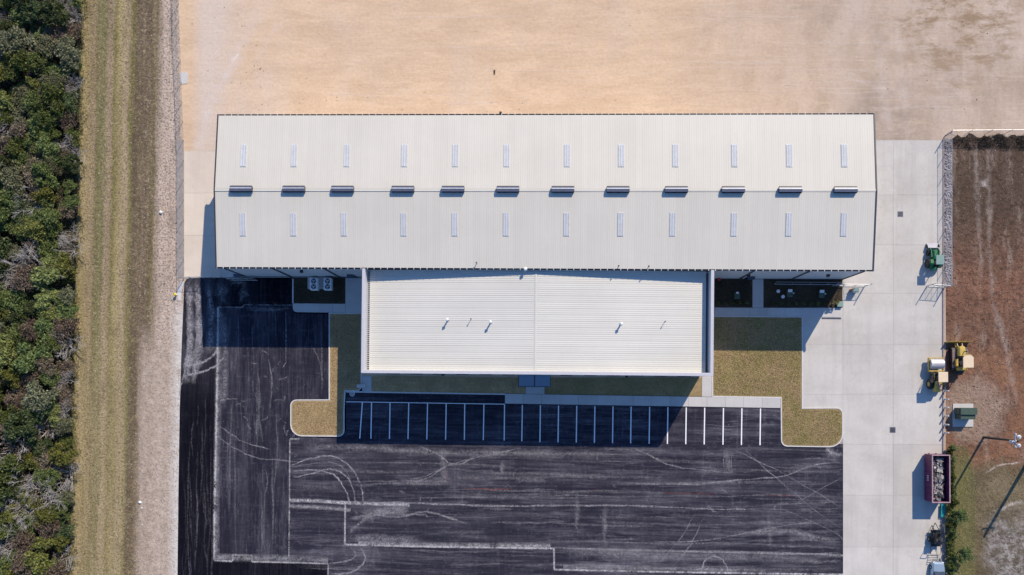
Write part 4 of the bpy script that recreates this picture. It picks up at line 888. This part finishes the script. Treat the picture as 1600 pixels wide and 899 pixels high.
# --- bulldozer (facing north, west of centre hidden under canopy lean)
t = thing('bulldozer', 'yellow bulldozer with a wide blade and beige canopy parked on red earth', 'bulldozer', (*P(1495,561), .0), math.radians(1))
for s in (-1,1):
    prof = [(-1.65,.15),(-1.25,.02),(1.2,.02),(1.6,.2),(1.6,.62),(1.25,.88),(-1.3,.88),(-1.7,.6)]
    x = s*.86; tk = part('track', MB().extr(prof, 'x', x-.25, x+.25), M['black'], t)
    for k in range(17): part('track_shoe', MB().box((x,-1.28+k*.155,.905),(.54,.10,.05)), M['pinkrim'] if False else plain_shoe if 'plain_shoe' in globals() else globals().setdefault('plain_shoe', plain('worn_track_steel', (.34,.24,.22), .6, .2)), tk)
    part('push_arm', MB().beam((s*.45,1.2,.5),(s*.45,2.25,.45),.14,.2), M['yellow'], t); part('lift_cylinder', MB().cyl((s*.32,1.45,1.1),(s*.36,2.2,.75),.05), M['beige'], t)
b = MB(); secs = [[(-w,y,.6),(w,y,.6),(w,y,z-.18),(w*.7,y,z),(-w*.7,y,z),(-w,y,z-.18)] for y, w, z in ((1.75,.42,1.35),(1.6,.5,1.5),(.35,.52,1.62))]
b.loft(secs); part('engine_hood', b, M['yellow'], t); part('chassis', MB().box((0,-.2,.62),(1.1,3.2,.7),0,.05), M['black'], t)
part('fuel_tank', MB().box((0,-1.45,1.25),(1.3,.55,.8),0,.08), M['yellow'], t); part('seat', MB().box((0,-.75,1.2),(.55,.5,.2),0,.05).box((0,-1.02,1.55),(.55,.12,.6),0,.05), M['black'], t)
for s in (-1,1):
    part('side_console', MB().box((s*.68,-.6,1.15),(.32,1.1,.4),0,.04), M['yellow'], t)
    for y in (-1.2,.1): part('canopy_post', MB().beam((s*.66,y,1.0),(s*.62,y,2.85),.09), M['black'], t)
part('canopy', MB().prism([(-.72,-1.35),(.72,-1.35),(.72,.1),(.4,.42),(-.4,.42),(-.72,.1)], 2.85, 2.97, True), M['beige'], t); part('canopy_light_bar', MB().box((0,.5,2.85),(.7,.12,.14),0,.02), M['yellow'], t)
part('exhaust', MB().cyl((.2,1.0,1.5),(.2,1.0,2.3),.06), M['black'], t)
b = MB(); pr = [(2.30,.05),(2.42,.25),(2.36,.6),(2.45,1.0),(2.52,1.02),(2.46,.6),(2.52,.22),(2.42,.02)]
b.extr(pr, 'x', -1.75, 1.75); bl = part('blade', b, M['yellow'], t); part('cutting_edge', MB().box((0,2.47,.08),(3.6,.05,.16)), M['steel'], bl)
part('ripper', MB().box((0,-2.0,.7),(1.1,.18,.2)).beam((-.3,-2.0,.7),(-.3,-2.1,.15),.08).beam((.3,-2.0,.7),(.3,-2.1,.15),.08), M['black'], t)

# --- roller
t = thing('road_roller', 'yellow single-drum roller with a pale drum and beige canopy on the concrete edge', 'roller', (*P(1458,588), .04), math.radians(1))
b = MB(); b.cyl((-.92,1.75,.75),(.92,1.75,.75),.74,n=28); part('drum', b, plain('worn_drum_steel', (.52,.50,.50), .45, .2, var=.2, scale=2), t, smooth=False)
b = MB()
for s in (-1,1): b.box((s*1.03,1.65,.75),(.14,1.9,.34),0,.03)
b.box((0,2.62,.75),(2.2,.14,.34),0,.03); b.box((0,.72,.8),(2.2,.2,.42),0,.03); part('drum_frame', b, M['yellow'], t)
part('articulation', MB().cyl((0,.5,.4),(0,.5,1.0),.18,n=10), M['black'], t)
part('platform', MB().box((0,-.15,.85),(1.7,1.3,.3),0,.04), M['black'], t); part('seat', MB().box((0,-.3,1.2),(.5,.5,.16),0,.05).box((0,-.56,1.5),(.5,.12,.55),0,.05), M['black'], t); part('steering_console', MB().box((0,.3,1.3),(.35,.2,.6),0,.04).cyl((0,.15,1.62),(0,.1,1.66),.2,n=12), M['black'], t)
for s in (-1,1):
    wheel(t, s*.80, -1.15, .68, .5, M['yellow']); part('hand_rail', MB().cyl((s*.8,.45,1.0),(s*.8,.45,1.9),.025,n=6).cyl((s*.8,.45,1.9),(s*.8,-.6,1.9),.025,n=6), M['yellow'], t)
    for y in (-.75,.4): part('canopy_post', MB().beam((s*.6,y,1.0),(s*.6,y,2.6),.08), M['black'], t)
part('canopy', MB().box((0,-.18,2.66),(1.35,1.45,.09),0,.03), M['beige'], t)
b = MB(); secs = [[(-w,y,.8),(w,y,.8),(w,y,z-.15),(w*.75,y,z),(-w*.75,y,z),(-w,y,z-.15)] for y, w, z in ((-.85,.52,1.65),(-1.9,.52,1.5),(-2.3,.45,1.25))]
b.loft(secs[::-1]); part('engine_hood', b, M['yellow'], t); part('rear_grille', MB().box((0,-2.32,1.0),(.75,.05,.4)), M['black'], t); part('exhaust', MB().cyl((.2,-1.2,1.55),(.2,-1.2,2.1),.05), M['black'], t)
part('hood_panel', MB().box((.12,-1.5,1.63),(.3,.8,.03),.3), M['pinkrim'], t)

# --- utility trailer with a dark load, ramp down
t = thing('utility_trailer', 'small black utility trailer with its mesh ramp lowered above the car', 'trailer', (*P(1459,843), .04), math.radians(1))
part('deck', MB().box((0,.3,.5),(1.45,2.4,.08)), M['black'], t)
b = MB()
for s in (-1,1): b.beam((s*.72,-.9,.78),(s*.72,1.5,.78),.05); b.beam((s*.72,-2.2,.45),(s*.72,-.9,.5),.05) 
b.beam((-.72,1.5,.78),(.72,1.5,.78),.05); part('side_rail', b, M['black'], t)
b = MB(); b.beam((-.7,-2.1,.2),(-.7,-3.0,.62),.06); b.beam((.7,-2.1,.2),(.7,-3.0,.62),.06)
for k in range(5): f = k/4; b.beam((-.7,-2.1-.9*f,.2+.42*f),(.7,-2.1-.9*f,.2+.42*f),.05)
part('ramp', b, M['dsteel'], t)
for s in (-1,1): wheel(t, s*.85, .1, .3, .2, M['steel'])
part('tongue', MB().beam((-.5,1.5,.45),(0,2.5,.4),.07).beam((.5,1.5,.45),(0,2.5,.4),.07), M['black'], t)
t = thing('mini_excavator', 'dark compact machine with a raised arm on the black trailer', 'machine', (*P(1459,840), .58), math.radians(-3))
part('track', MB().extr([(-.7,.05),(.7,.05),(.8,.2),(.7,.38),(-.7,.38),(-.8,.2)], 'x', -.6, -.36), M['rubber'], t); part('track', MB().extr([(-.7,.05),(.7,.05),(.8,.2),(.7,.38),(-.7,.38),(-.8,.2)], 'x', .36, .6), M['rubber'], t)
part('body', MB().loft([[(-.5,y,.4),(.5,y,.4),(.45,y,z),(-.45,y,z)] for y, z in ((-.75,.85),(-.3,1.1),(.3,.95))]), M['black'], t); part('seat', MB().box((0,.1,1.05),(.4,.4,.1)).box((0,-.12,1.3),(.4,.08,.4)), M['rubber'], t)
part('roll_frame', MB().beam((-.42,-.3,.9),(-.42,-.3,1.9),.06).beam((.42,-.3,.9),(.42,-.3,1.9),.06).beam((-.42,-.3,1.9),(.42,-.3,1.9),.06), M['black'], t)
part('arm', MB().beam((0,.5,.7),(.15,1.3,1.9),.14).beam((.15,1.3,1.9),(.3,2.0,1.3),.1), M['black'], t); part('scoop', MB().extr([(1.9,1.3),(2.3,1.2),(2.2,.9),(1.95,.9)], 'x', .12, .48), M['black'], t)

# --- car
t = thing('parked_car', 'blue-grey silver car nosed against the kerb at the bottom edge', 'car', (*P(1461.5,901), .04), math.radians(-1))
def sec(y, w, z0, z1, r_=.14): return [(-w,y,z0),(w,y,z0),(w*1.02,y,(z0+z1)*.5),(w*.97,y,z1-r_),(w*.8,y,z1),(0,y,z1+.02),(-w*.8,y,z1),(-w*.97,y,z1-r_),(-w*1.02,y,(z0+z1)*.5)]
body = [sec(2.32,.55,.4,.62,.06), sec(2.25,.72,.26,.74), sec(2.0,.84,.2,.84), sec(1.3,.90,.2,.93), sec(.95,.91,.2,.97), sec(-1.3,.91,.2,1.0), sec(-1.9,.88,.22,.98), sec(-2.25,.80,.28,.86), sec(-2.35,.66,.4,.7,.06)]
part('body', MB().loft(body), M['carp'], t, smooth=False)
def cab(y, w, z): return [(-w,y,z),(w,y,z)]
b = MB(); b.add([(-.76,1.0,.96),(.76,1.0,.96),(.62,.25,1.40),(-.62,.25,1.40)], [(0,1,2,3)]); part('windshield', b, M['glass'], t)
b = MB(); b.add([(-.74,-1.75,.99),(.74,-1.75,.99),(.60,-1.1,1.38),(-.60,-1.1,1.38)], [(3,2,1,0)]); part('rear_window', b, M['glass'], t)
part('roof', MB().loft([[(-.62,y,1.39),(.62,y,1.39),(.56,y,z),(0,y,z+.03),(-.56,y,z)] for y, z in ((.26,1.41),(-.1,1.46),(-.8,1.46),(-1.11,1.41))]), M['carp'], t)
for s in (-1,1):
    part('side_window', MB().add([(s*.83,.95,.96),(s*.83,-1.7,.99),(s*.61,-1.1,1.39),(s*.63,.25,1.40)], [(0,1,2,3)]), M['glass'], t)
    part('headlight', MB().box((s*.62,2.22,.64),(.34,.16,.14),s*-.3,.03), M['white'], t); part('mirror', MB().box((s*1.02,.75,1.0),(.18,.1,.13),0,.03), M['carp'], t)
    for y in (1.4,-1.4): wheel(t, s*.82, y, .32, .2, M['steel'])
part('bumper', MB().box((0,2.3,.42),(1.3,.12,.16),0,.04), M['black'], t)

# --- power poles
t = thing('power_pole', 'dark wooden power pole with white insulators at the right edge', 'power pole', (*P(1537,683.5), 0))
part('shaft', MB().cyl((0,0,0),(0,0,8.0),.17,.12,n=10), M['wood'], t)
ca = part('crossarm', MB().beam((-.25,-.9,7.55),(-.25,1.1,7.55),.12,.14), M['steel'], t)
for i, (x, y, z, r_) in enumerate(((-.38,-.15,7.3,.22),(.25,.55,7.5,.27),(.30,-.62,7.4,.25))):
    c = part('transformer_can', MB().cyl((x,y,z-.55),(x,y,z+.15),r_,n=12).cyl((x,y,z+.15),(x,y,z+.22),r_*1.05,r_*.5,n=12), M['cap'], t); part('bushing', MB().cyl((x,y+.08,z+.2),(x-.05,y+.1,z+.45),.05), M['white'], c)
for y in (-.8,.05,.95): part('insulator', MB().cyl((-.25,y,7.62),(-.25,y,7.85),.07,.05), M['white'], t)
t = thing('power_pole', 'taller power pole just off the right edge whose shadow crosses the dirt', 'power pole', (*P(1624,690), 0))
part('shaft', MB().cyl((0,0,0),(0,0,12.2),.30,.18,n=10), M['wood'], t); part('crossarm', MB().beam((-.9,0,11.2),(.9,.2,11.2),.12,.14), M['wood'], t)
for x in (-.8,0,.8): part('insulator', MB().cyl((x,.1,11.3),(x,.1,11.55),.06), M['white'], t)

# ================================================================== PLANTS
def leaves(n, cen, rad, size, flat=.5, seed=0, clumps=26, spread=.33):
    """leaf quads gathered in clumps through an uneven crown volume"""
    g = np.random.default_rng(seed); d = g.normal(size=(clumps,3)); d /= np.linalg.norm(d, axis=1)[:,None]; d[:,2] = np.abs(d[:,2])*.9-.12
    rr = g.uniform(.35, 1.0, (clumps,1)); c = np.array(cen)+d*rr*np.array(rad)
    w = g.uniform(.4, 1.3, clumps); w /= w.sum(); k = g.choice(clumps, n, p=w)
    q = g.normal(size=(n,3)); q /= np.linalg.norm(q, axis=1)[:,None]; q *= g.uniform(.2,1,(n,1))**.5
    p = c[k]+q*np.array(rad)*spread*g.uniform(.6,1.2,(clumps,1))[k]
    nrm = g.normal(size=(n,3)); nrm[:,2] = np.abs(nrm[:,2])+flat; nrm /= np.linalg.norm(nrm, axis=1)[:,None]
    a = np.cross(nrm, g.normal(size=(n,3))); a /= np.linalg.norm(a, axis=1)[:,None]; b_ = np.cross(nrm, a)
    s = (size*g.uniform(.55,1.3,n))[:,None]; a = a*s; b_ = b_*s*.55
    return np.stack([p-a, p-b_, p+a, p+b_], 1).reshape(-1,3)
def limbs(seed, h, R_, n=6, r0=.13, lean=.2, up=.5):
    q = random.Random(seed); mb = MB(); top = Vector((q.uniform(-lean,lean), q.uniform(-lean,lean), h*.45)); mb.cyl((0,0,0), top, r0, r0*.7, n=7)
    for i in range(n):
        a = 2*math.pi*i/n+q.uniform(-.4,.4); m_ = top+Vector((math.cos(a)*R_*.45, math.sin(a)*R_*.45, h*up*.4)); e = m_+Vector((math.cos(a+.3)*R_*.4, math.sin(a+.3)*R_*.4, h*up*.3))
        mb.cyl(top, m_, r0*.5, r0*.3, n=5); mb.cyl(m_, e, r0*.3, r0*.1, n=4); f = m_+Vector((math.cos(a-.6)*R_*.35, math.sin(a-.6)*R_*.35, h*.2)); mb.cyl(m_, f, r0*.25, r0*.08, n=4)
    return mb
def bare(seed, h, R_):
    q = random.Random(seed); mb = MB()
    def grow(p, d, l, r_, lev):
        e = p+d*l; mb.cyl(p, e, r_, r_*.65, n=4, cap=False)
        if lev == 0: return
        for k in range(3 if lev > 1 else 4):
            nd = (d+Vector((q.gauss(0,.5), q.gauss(0,.5), q.gauss(.05,.3)))).normalized(); grow(p+d*l*q.uniform(.5,1), nd, l*q.uniform(.55,.85), r_*.6, lev-1)
    for k in range(6):
        a = k*1.05+q.uniform(-.4,.4); grow(Vector((0,0,.1)), Vector((math.cos(a)*.75, math.sin(a)*.75, 1.0)).normalized(), h*.4, .07, 4)
    return mb
def proto(kind, seed):
    """returns (crown mesh, trunk mesh, kind index)"""
    g = random.Random(seed); R_ = 1.75; h = 4.0
    if kind == 5:
        tm = bare(seed, h, R_).mesh('trunk', M['twig']); cm = npmesh('crown', leaves(260, (0,0,2.0), (1.5,1.5,1.3), .09, .2, seed, 22, .5), 4, M['canopy_leaf'][4]); return cm, tm
    tm = limbs(seed, h, R_).mesh('trunk', M['bark'])
    n = (3000,2700,2500,2300,1700)[kind]; sz = (.15,.145,.15,.135,.12)[kind]
    return npmesh('crown', leaves(n, (0,0,2.5), (R_,R_,1.7), sz, .5, seed, (34,30,28,30,26)[kind], .34), 4, M['canopy_leaf'][kind]), tm
protos = {k: [proto(k, 100+k*10+j) for j in range(3)] for k in range(6)}
KL = ['dark evergreen', 'mid-green', 'yellow-green', 'grey-green', 'rusty brown', 'bare grey']
ORD = ['first','second','third','fourth','fifth','sixth','seventh','eighth']
LMK = [(0,'the top edge'),(38,'the topmost sand'),(75,'the open sand'),(113,'the lone dark stake'),(150,'the nearest sand'),(182,'the far warehouse eave'),(212,'the gravel path start'),(243,'the upper skylights'),(270,'the upper roof slope'),(297,'the ridge vents'),(325,'the roof below vents'),(351,'the lower skylights'),(384,'the lower roof slope'),(417,'the near warehouse eave'),(447,'the white condensers'),(481,'the sidewalk corner'),(512,'the shaded drive'),(543,'the drive shadow edge'),(570,'the crossing tyre arcs'),(600,'the front wall'),(640,'the rounded turf island'),(690,'the turf island foot'),(730,'the looping tyre marks'),(786,'the short dust band'),(820,'the asphalt notch'),(853,'the long dust line'),(878,'the lowest asphalt edge'),(899,'the bottom edge')]
PH = []; yy = -70; seen = set()
while yy < 985:
    if yy < -10: c = [('just','above','the top edge'),('well','above','the top edge'),('far','above','the top edge')]
    elif yy > 905: c = [('just','below','the bottom edge'),('well','below','the bottom edge'),('far','below','the bottom edge'),('farthest','below','the bottom edge')]
    else:
        c = []
        for d, l in sorted((abs(yy-v), (v, n)) for v, n in LMK): c += [('level','with',l[1])] if d < 8 else [('just' if d < 20 else 'well', 'above' if yy < l[0] else 'below', l[1])]
    for w in c:
        p = ' '.join(w)
        if p not in seen: seen.add(p); PH.append(p); break
    yy += 25.5
tr_rng = random.Random(21); row = 0; y = -70; used_l = {}
while y < 985:
    edge = np.interp(y, [-100,0,120,230,450,680,899,1000], [133,132,129,126,121,117,112,110]); dx = 25.5
    xs = []; x = edge-15+(row % 2)*2
    while x > -58: xs.append(x); x -= dx
    for j, x in enumerate(xs):
        jx, jy = x+tr_rng.uniform(-6,6)*(0.4 if j == 0 else 1), y+tr_rng.uniform(-8,8)
        k = tr_rng.choices(range(6), (15,26,26,10,13,14) if not (60 < y < 110 or 690 < y < 720) else (20,20,14,14,16,20))[0]; s = tr_rng.uniform(.62,1.02) if j == 0 else tr_rng.uniform(.8,1.32)
        cm, tm = protos[k][tr_rng.randrange(3)]; X_, Y_ = P(jx, jy, 1.2)
        lb = f'{KL[k]} tree, {ORD[j]} in from the mowed strip, {PH[row]}'
        q = used_l.setdefault(lb, 0); used_l[lb] += 1
        o = thing('tree', lb, 'tree', (X_, Y_, 0), tr_rng.uniform(0,6.28), 'trees of the wood along the left edge'); o.scale = (s*tr_rng.uniform(.8,1.35), s*tr_rng.uniform(.8,1.25), s*tr_rng.uniform(.6,1.0))
        link('trunk', tm, o); link('crown', cm, o)
    y += 25.5; row += 1
# undergrowth carpet
g = np.random.default_rng(4); n = 90000; py = g.uniform(-110, 1010, n); ed = np.interp(py, [-110,0,120,230,450,680,899,1010], [133,132,129,126,121,117,112,110])+g.normal(0,3.5,n)+3*np.sin(py*.11)+3*np.sin(py*.037+1)
px = ed-g.uniform(0,1,n)**1.3*200; A = np.array([P(a, c) for a, c in zip(px, py)]); base = np.column_stack([A, g.uniform(.05,1.0,n)*np.clip((ed-px)/18,.15,1)])
nrm = g.normal(size=(n,3)); nrm[:,2] = abs(nrm[:,2])+.4; nrm /= np.linalg.norm(nrm,axis=1)[:,None]; a = np.cross(nrm, g.normal(size=(n,3))); a /= np.linalg.norm(a,axis=1)[:,None]; b2 = np.cross(nrm, a); s = g.uniform(.06,.14,n)[:,None]
link('undergrowth', npmesh('undergrowth', np.stack([base-a*s, base-b2*s*.5, base+a*s, base+b2*s*.5],1).reshape(-1,3), 4, leafmat('undergrowth_leaves', [(.03,.032,.012),(.10,.10,.035),(.20,.18,.075)])), kind='stuff', label='tangled undergrowth between the trees of the wood')
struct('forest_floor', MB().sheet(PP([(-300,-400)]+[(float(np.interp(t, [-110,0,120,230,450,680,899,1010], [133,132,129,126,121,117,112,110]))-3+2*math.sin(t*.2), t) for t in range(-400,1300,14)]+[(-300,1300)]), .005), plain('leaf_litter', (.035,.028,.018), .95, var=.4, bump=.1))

# grass blades: short leaning blades, scattered
def blades(name, label, polys, n, mat, hgt=(.05,.14), reach=(.06,.2), w=.03, seed=1, z=0., dens=None):
    g = np.random.default_rng(seed); out = []
    per = max(1, n//len(polys))
    for poly in polys:
        p = np.array(poly); lo, hi = p.min(0), p.max(0); pts = np.empty((0,2))
        while len(pts) < per:
            c = g.uniform(lo, hi, (per*2, 2)); ins = np.zeros(len(c), bool); j = len(p)-1
            for i in range(len(p)):
                xi, yi, xj, yj = *p[i], *p[j]
                with np.errstate(divide='ignore', invalid='ignore'): cond = ((yi > c[:,1]) != (yj > c[:,1])) & (c[:,0] < (xj-xi)*(c[:,1]-yi)/(yj-yi+1e-12)+xi)
                ins ^= cond; j = i
            c = c[ins]
            if dens is not None: c = c[g.uniform(0,1,len(c)) < dens(c)]
            pts = np.vstack([pts, c])
        pts = pts[:per]; m_ = len(pts); a = g.uniform(0, 2*np.pi, m_); d = np.column_stack([np.cos(a), np.sin(a)]); r_ = g.uniform(*reach, m_)[:,None]; nn = np.column_stack([-d[:,1], d[:,0]])*w/2*g.uniform(.6,1.4,m_)[:,None]
        zb = np.full((m_,1), z); zt = z+g.uniform(*hgt, m_)[:,None]
        out.append(np.stack([np.hstack([pts-nn, zb]), np.hstack([pts+nn, zb]), np.hstack([pts+d*r_, zt])], 1).reshape(-1,3))
    return link(name, npmesh(name, np.vstack(out), 3, mat), kind='stuff', label=label)
def blademat(name, cols):
    m = NT(name, .8, .15); gq = m.n('ShaderNodeNewGeometry').outputs['Random Per Island']; m.color(m.ramp(gq, [((i+.5)/len(cols), c) for i, c in enumerate(cols)])); return m.m
def strawmat():
    m = NT('straw_blades', .85, .1); X, Y, Z = m.xyz(); xs, c = strip_color(m, X, Y); gq = m.n('ShaderNodeNewGeometry').outputs['Random Per Island']
    m.color(m.mix(m.mr(m.noise(.7, 4, .7), .4, .6, .15, .75), c, m.ramp(gq, [(0, (.09,.072,.035)), (.35, (.22,.185,.075)), (.6, (.42,.345,.17)), (1, (.62,.52,.31))]))); return m.m
straw = strawmat()
def dfield(c):
    v = .5+.5*np.sin(c[:,0]*1.9+.6*np.sin(c[:,1]*.13)); w = .5+.5*np.sin(c[:,0]*.8+c[:,1]*.21)*np.sin(c[:,1]*.37); return np.clip(.15+.6*v*w+.25*v, 0, 1)
blades('field_grass', 'short dry grass of the mowed strip beside the wood', [PP([(128,-30),(238,-30),(243,240),(236,470),(212,560),(222,930),(108,930),(118,450)])], 90000, straw, (.04,.20), (.06,.24), .045, 1, 0, dfield)
blades('weeds', 'sparse dead weeds on the pale spoil west of the drive', [PP([(238,-30),(276,-30),(284,430),(276,930),(222,930),(212,560),(240,470)])], 4500, blademat('weed_blades', [(.12,.09,.07),(.25,.2,.14),(.08,.065,.05)]), (.05,.2), (.08,.28), .04, 2)
def patchblades(name, cols, alt):
    m = NT(name, .85, .1); gq = m.n('ShaderNodeNewGeometry').outputs['Random Per Island']; f = lambda cc: m.ramp(gq, [((i+.5)/len(cc), c) for i, c in enumerate(cc)])
    m.color(m.mix(m.mr(m.noise(.45, 6, .75), .44, .58), f(cols), f(alt))); return m.m
gold = patchblades('turf_blades', [(.50,.36,.18),(.62,.46,.25),(.35,.25,.13),(.22,.15,.08)], [(.40,.285,.14),(.52,.39,.22),(.26,.18,.09),(.17,.11,.06)])
blades('island_grass', 'dormant tan grass on the west turf island', [inset(PP(wisl), .35)], 20000, gold, (.03,.12), (.05,.18), .045, 3, .10)
blades('island_grass', 'patchy greening grass on the east turf island', [inset(PP(eisl), .35)], 34000, patchblades('green_turf_blades', [(.42,.295,.15),(.58,.42,.24),(.28,.195,.10),(.12,.08,.045)], [(.31,.27,.09),(.44,.39,.15),(.19,.175,.055),(.10,.085,.035)]), (.03,.12), (.05,.18), .05, 4, .10)
blades('bed_weeds', 'dark low plants in the shaded planting beds', [inset(PP(q), .3) for q in bedp], 6000, blademat('bed_blades', [(.03,.045,.02),(.05,.05,.03),(.015,.03,.012)]), (.03,.2), (.04,.14), .05, 5, .07)
blades('rough_grass', 'rough olive grass between the hedge and the bare dirt', [PP([(1484,692),(1512,700),(1526,760),(1522,930),(1484,930)])], 26000, blademat('rough_blades', [(.2,.2,.07),(.3,.27,.12),(.13,.13,.045),(.38,.32,.17)]), (.04,.14), (.05,.2), .04, 6)
blades('yard_weeds', 'scattered dark weeds over the reddish dirt yard', [PP([(1489,212),(1640,212),(1640,930),(1526,930),(1500,690),(1489,600)])], 6000, blademat('yard_blades', [(.05,.033,.022),(.12,.078,.05),(.09,.065,.03),(.19,.13,.09)]), (.03,.14), (.06,.22), .05, 8)
blades('ditch_weeds', 'dense dark dead weeds along the north fence of the yard', [PP([(1486,219),(1510,214),(1530,217),(1560,210),(1590,213),(1640,208),(1640,233),(1580,236),(1545,231),(1520,235),(1495,229)])], 5000, blademat('ditch_blades', [(.03,.022,.016),(.09,.065,.045),(.2,.15,.11)]), (.1,.35), (.08,.3), .07, 9, 0, lambda c: np.clip(.12+.5*(np.sin(c[:,0]*2.3+c[:,1])+np.sin(c[:,0]*.9)*.8)*np.ones(len(c))+.25, .08, 1))
# stones: clods and rocks scattered, one object per kind of heap
def stones(name, label, pts, rr, mat, seed):
    q = random.Random(seed); mb = MB()
    for x, y in pts: s = q.uniform(*rr); mb.blob((x, y, s*.3), (s, s*q.uniform(.6,1.2), s*.6), q.random(), 5, 4, .3)
    return link(name, mb.mesh(name, mat), kind='stuff', label=label)
q = random.Random(31)
stones('clods', 'small dark clods of earth on the graded sand', [P(q.gauss(*c[0]), q.gauss(*c[1])) for c in (((405,7),(105,5)),((430,50),(150,25)),((700,140),(158,6)),((1500,30),(30,16)),((1480,60),(120,50)),((360,30),(60,40))) for _ in range(14)], (.03,.08), M['clod'], 1)
stones('pebbles', 'pale stones strewn along the west spoil and field', [P(q.uniform(200,276), q.uniform(0,899)) for _ in range(420)]+[P(q.uniform(130,230), q.uniform(0,899)) for _ in range(120)], (.03,.09), M['rockw'], 2)
stones('yard_stones', 'loose stones on the reddish dirt yard', [P(q.uniform(1490,1610), q.uniform(225,899)) for _ in range(260)], (.02,.06), M['rockw'], 3)
stones('yard_clods', 'dark broken clods on the reddish dirt yard', [P(q.uniform(1490,1610), q.uniform(225,899)**1.0) for _ in range(1100)], (.03,.09), M['clod'], 4)
stones('kerb_gravel', 'grey crushed stone in the strip behind the east fence', [P(q.uniform(1476.5,1487), q.uniform(220,446)) for _ in range(700)], (.06,.16), M['gravel'], 5)
for (x_, y_), s, lb in (((252,332),.28,'white rock at the edge of the mowed field, level with the lower skylights'),((219,785),.26,'larger white rock near the bottom of the mowed strip'),((222,794),.13,'smaller white rock just below the larger one on the mowed strip')):
    o = link('rock', MB().blob((0,0,s*.4),(s,s*.8,s*.6),int(x_),8,6,.2).mesh('rock', M['white']), None, (*P(x_,y_),0), label=lb, cat='rock')

# hedge shrubs and small trees in the east verge
hm = [npmesh('crown', leaves(1500, (0,0,.75), (.55,.6,.6), .075, .5, 300+j, 18, .4), 4, leafmat('hedge_leaves', [(.02,.035,.006),(.07,.095,.016),(.15,.175,.035)]) if j == 0 else bpy.data.materials['hedge_leaves']) for j in range(3)]
ht = MB().cyl((0,0,0),(0,0,.7),.06,.04,n=5).cyl((0,0,.3),(.25,.1,.8),.03,.015,n=4).cyl((0,0,.3),(-.2,-.15,.85),.03,.015,n=4).mesh('trunk', M['bark'])
hq = random.Random(8)
for i, yy in enumerate(np.arange(699, 905, 9.2)):
    sc = hq.uniform(.85,1.2); n_ = 'topmost second third fourth fifth sixth seventh eighth ninth tenth eleventh twelfth thirteenth fourteenth fifteenth sixteenth seventeenth eighteenth nineteenth twentieth twenty-first twenty-second twenty-third twenty-fourth'.split()
    o = thing('hedge_shrub', f'{n_[i]} green hedge shrub from the top of the row behind the kerb', 'shrub', (*P(1481.5+hq.uniform(-.8,.8), yy), 0), hq.uniform(0,6), 'hedge shrubs along the east kerb'); o.scale = (sc,sc,sc*hq.uniform(.9,1.3))
    link('trunk', ht, o); link('crown', hm[i % 3], o)
for (x_, y_), sc, lb in (((1491,803),.62,'small dark tree in the verge just below the dumpster'),((1497,862),.66,'small dark tree in the verge near the bottom edge')):
    cm, tm = protos[1][0]; o = thing('small_tree', lb, 'tree', (*P(x_,y_), 0), 1.0); o.scale = (sc,sc,sc*.9); link('trunk', tm, o); link('crown', cm, o)
o = thing('bed_shrub', 'yellow-green shrub at the lower right corner of the east planting bed', 'shrub', (*P(1301,475), .07)); o.scale = (1.1,1.1,1.1); link('trunk', ht, o); link('crown', npmesh('crown', leaves(900, (0,0,.75), (.5,.5,.5), .08, .4, 77, 14, .4), 4, leafmat('pale_shrub_leaves', [(.05,.05,.015),(.2,.18,.06),(.42,.38,.2)])), o)
for i in range(9):
    sc = hq.uniform(.35,.5); x_ = 1208+i*11.5; o = thing('low_shrub', f'low dark shrub, {ORD[i] if i < 8 else "last"} from the left in the row edging the large east bed', 'shrub', (*P(x_,475), .07), i, 'low shrubs edging the large east bed'); o.scale = (sc,)*3; link('trunk', ht, o); link('crown', hm[i % 3], o)
for i in range(5):
    sc = hq.uniform(.35,.5); x_ = 1122+i*11; o = thing('low_shrub', f'low dark shrub, {ORD[i]} from the left in the row edging the narrow east bed', 'shrub', (*P(x_,474.5), .07), i, 'low shrubs edging the narrow east bed'); o.scale = (sc,)*3; link('trunk', ht, o); link('crown', hm[i % 3], o)
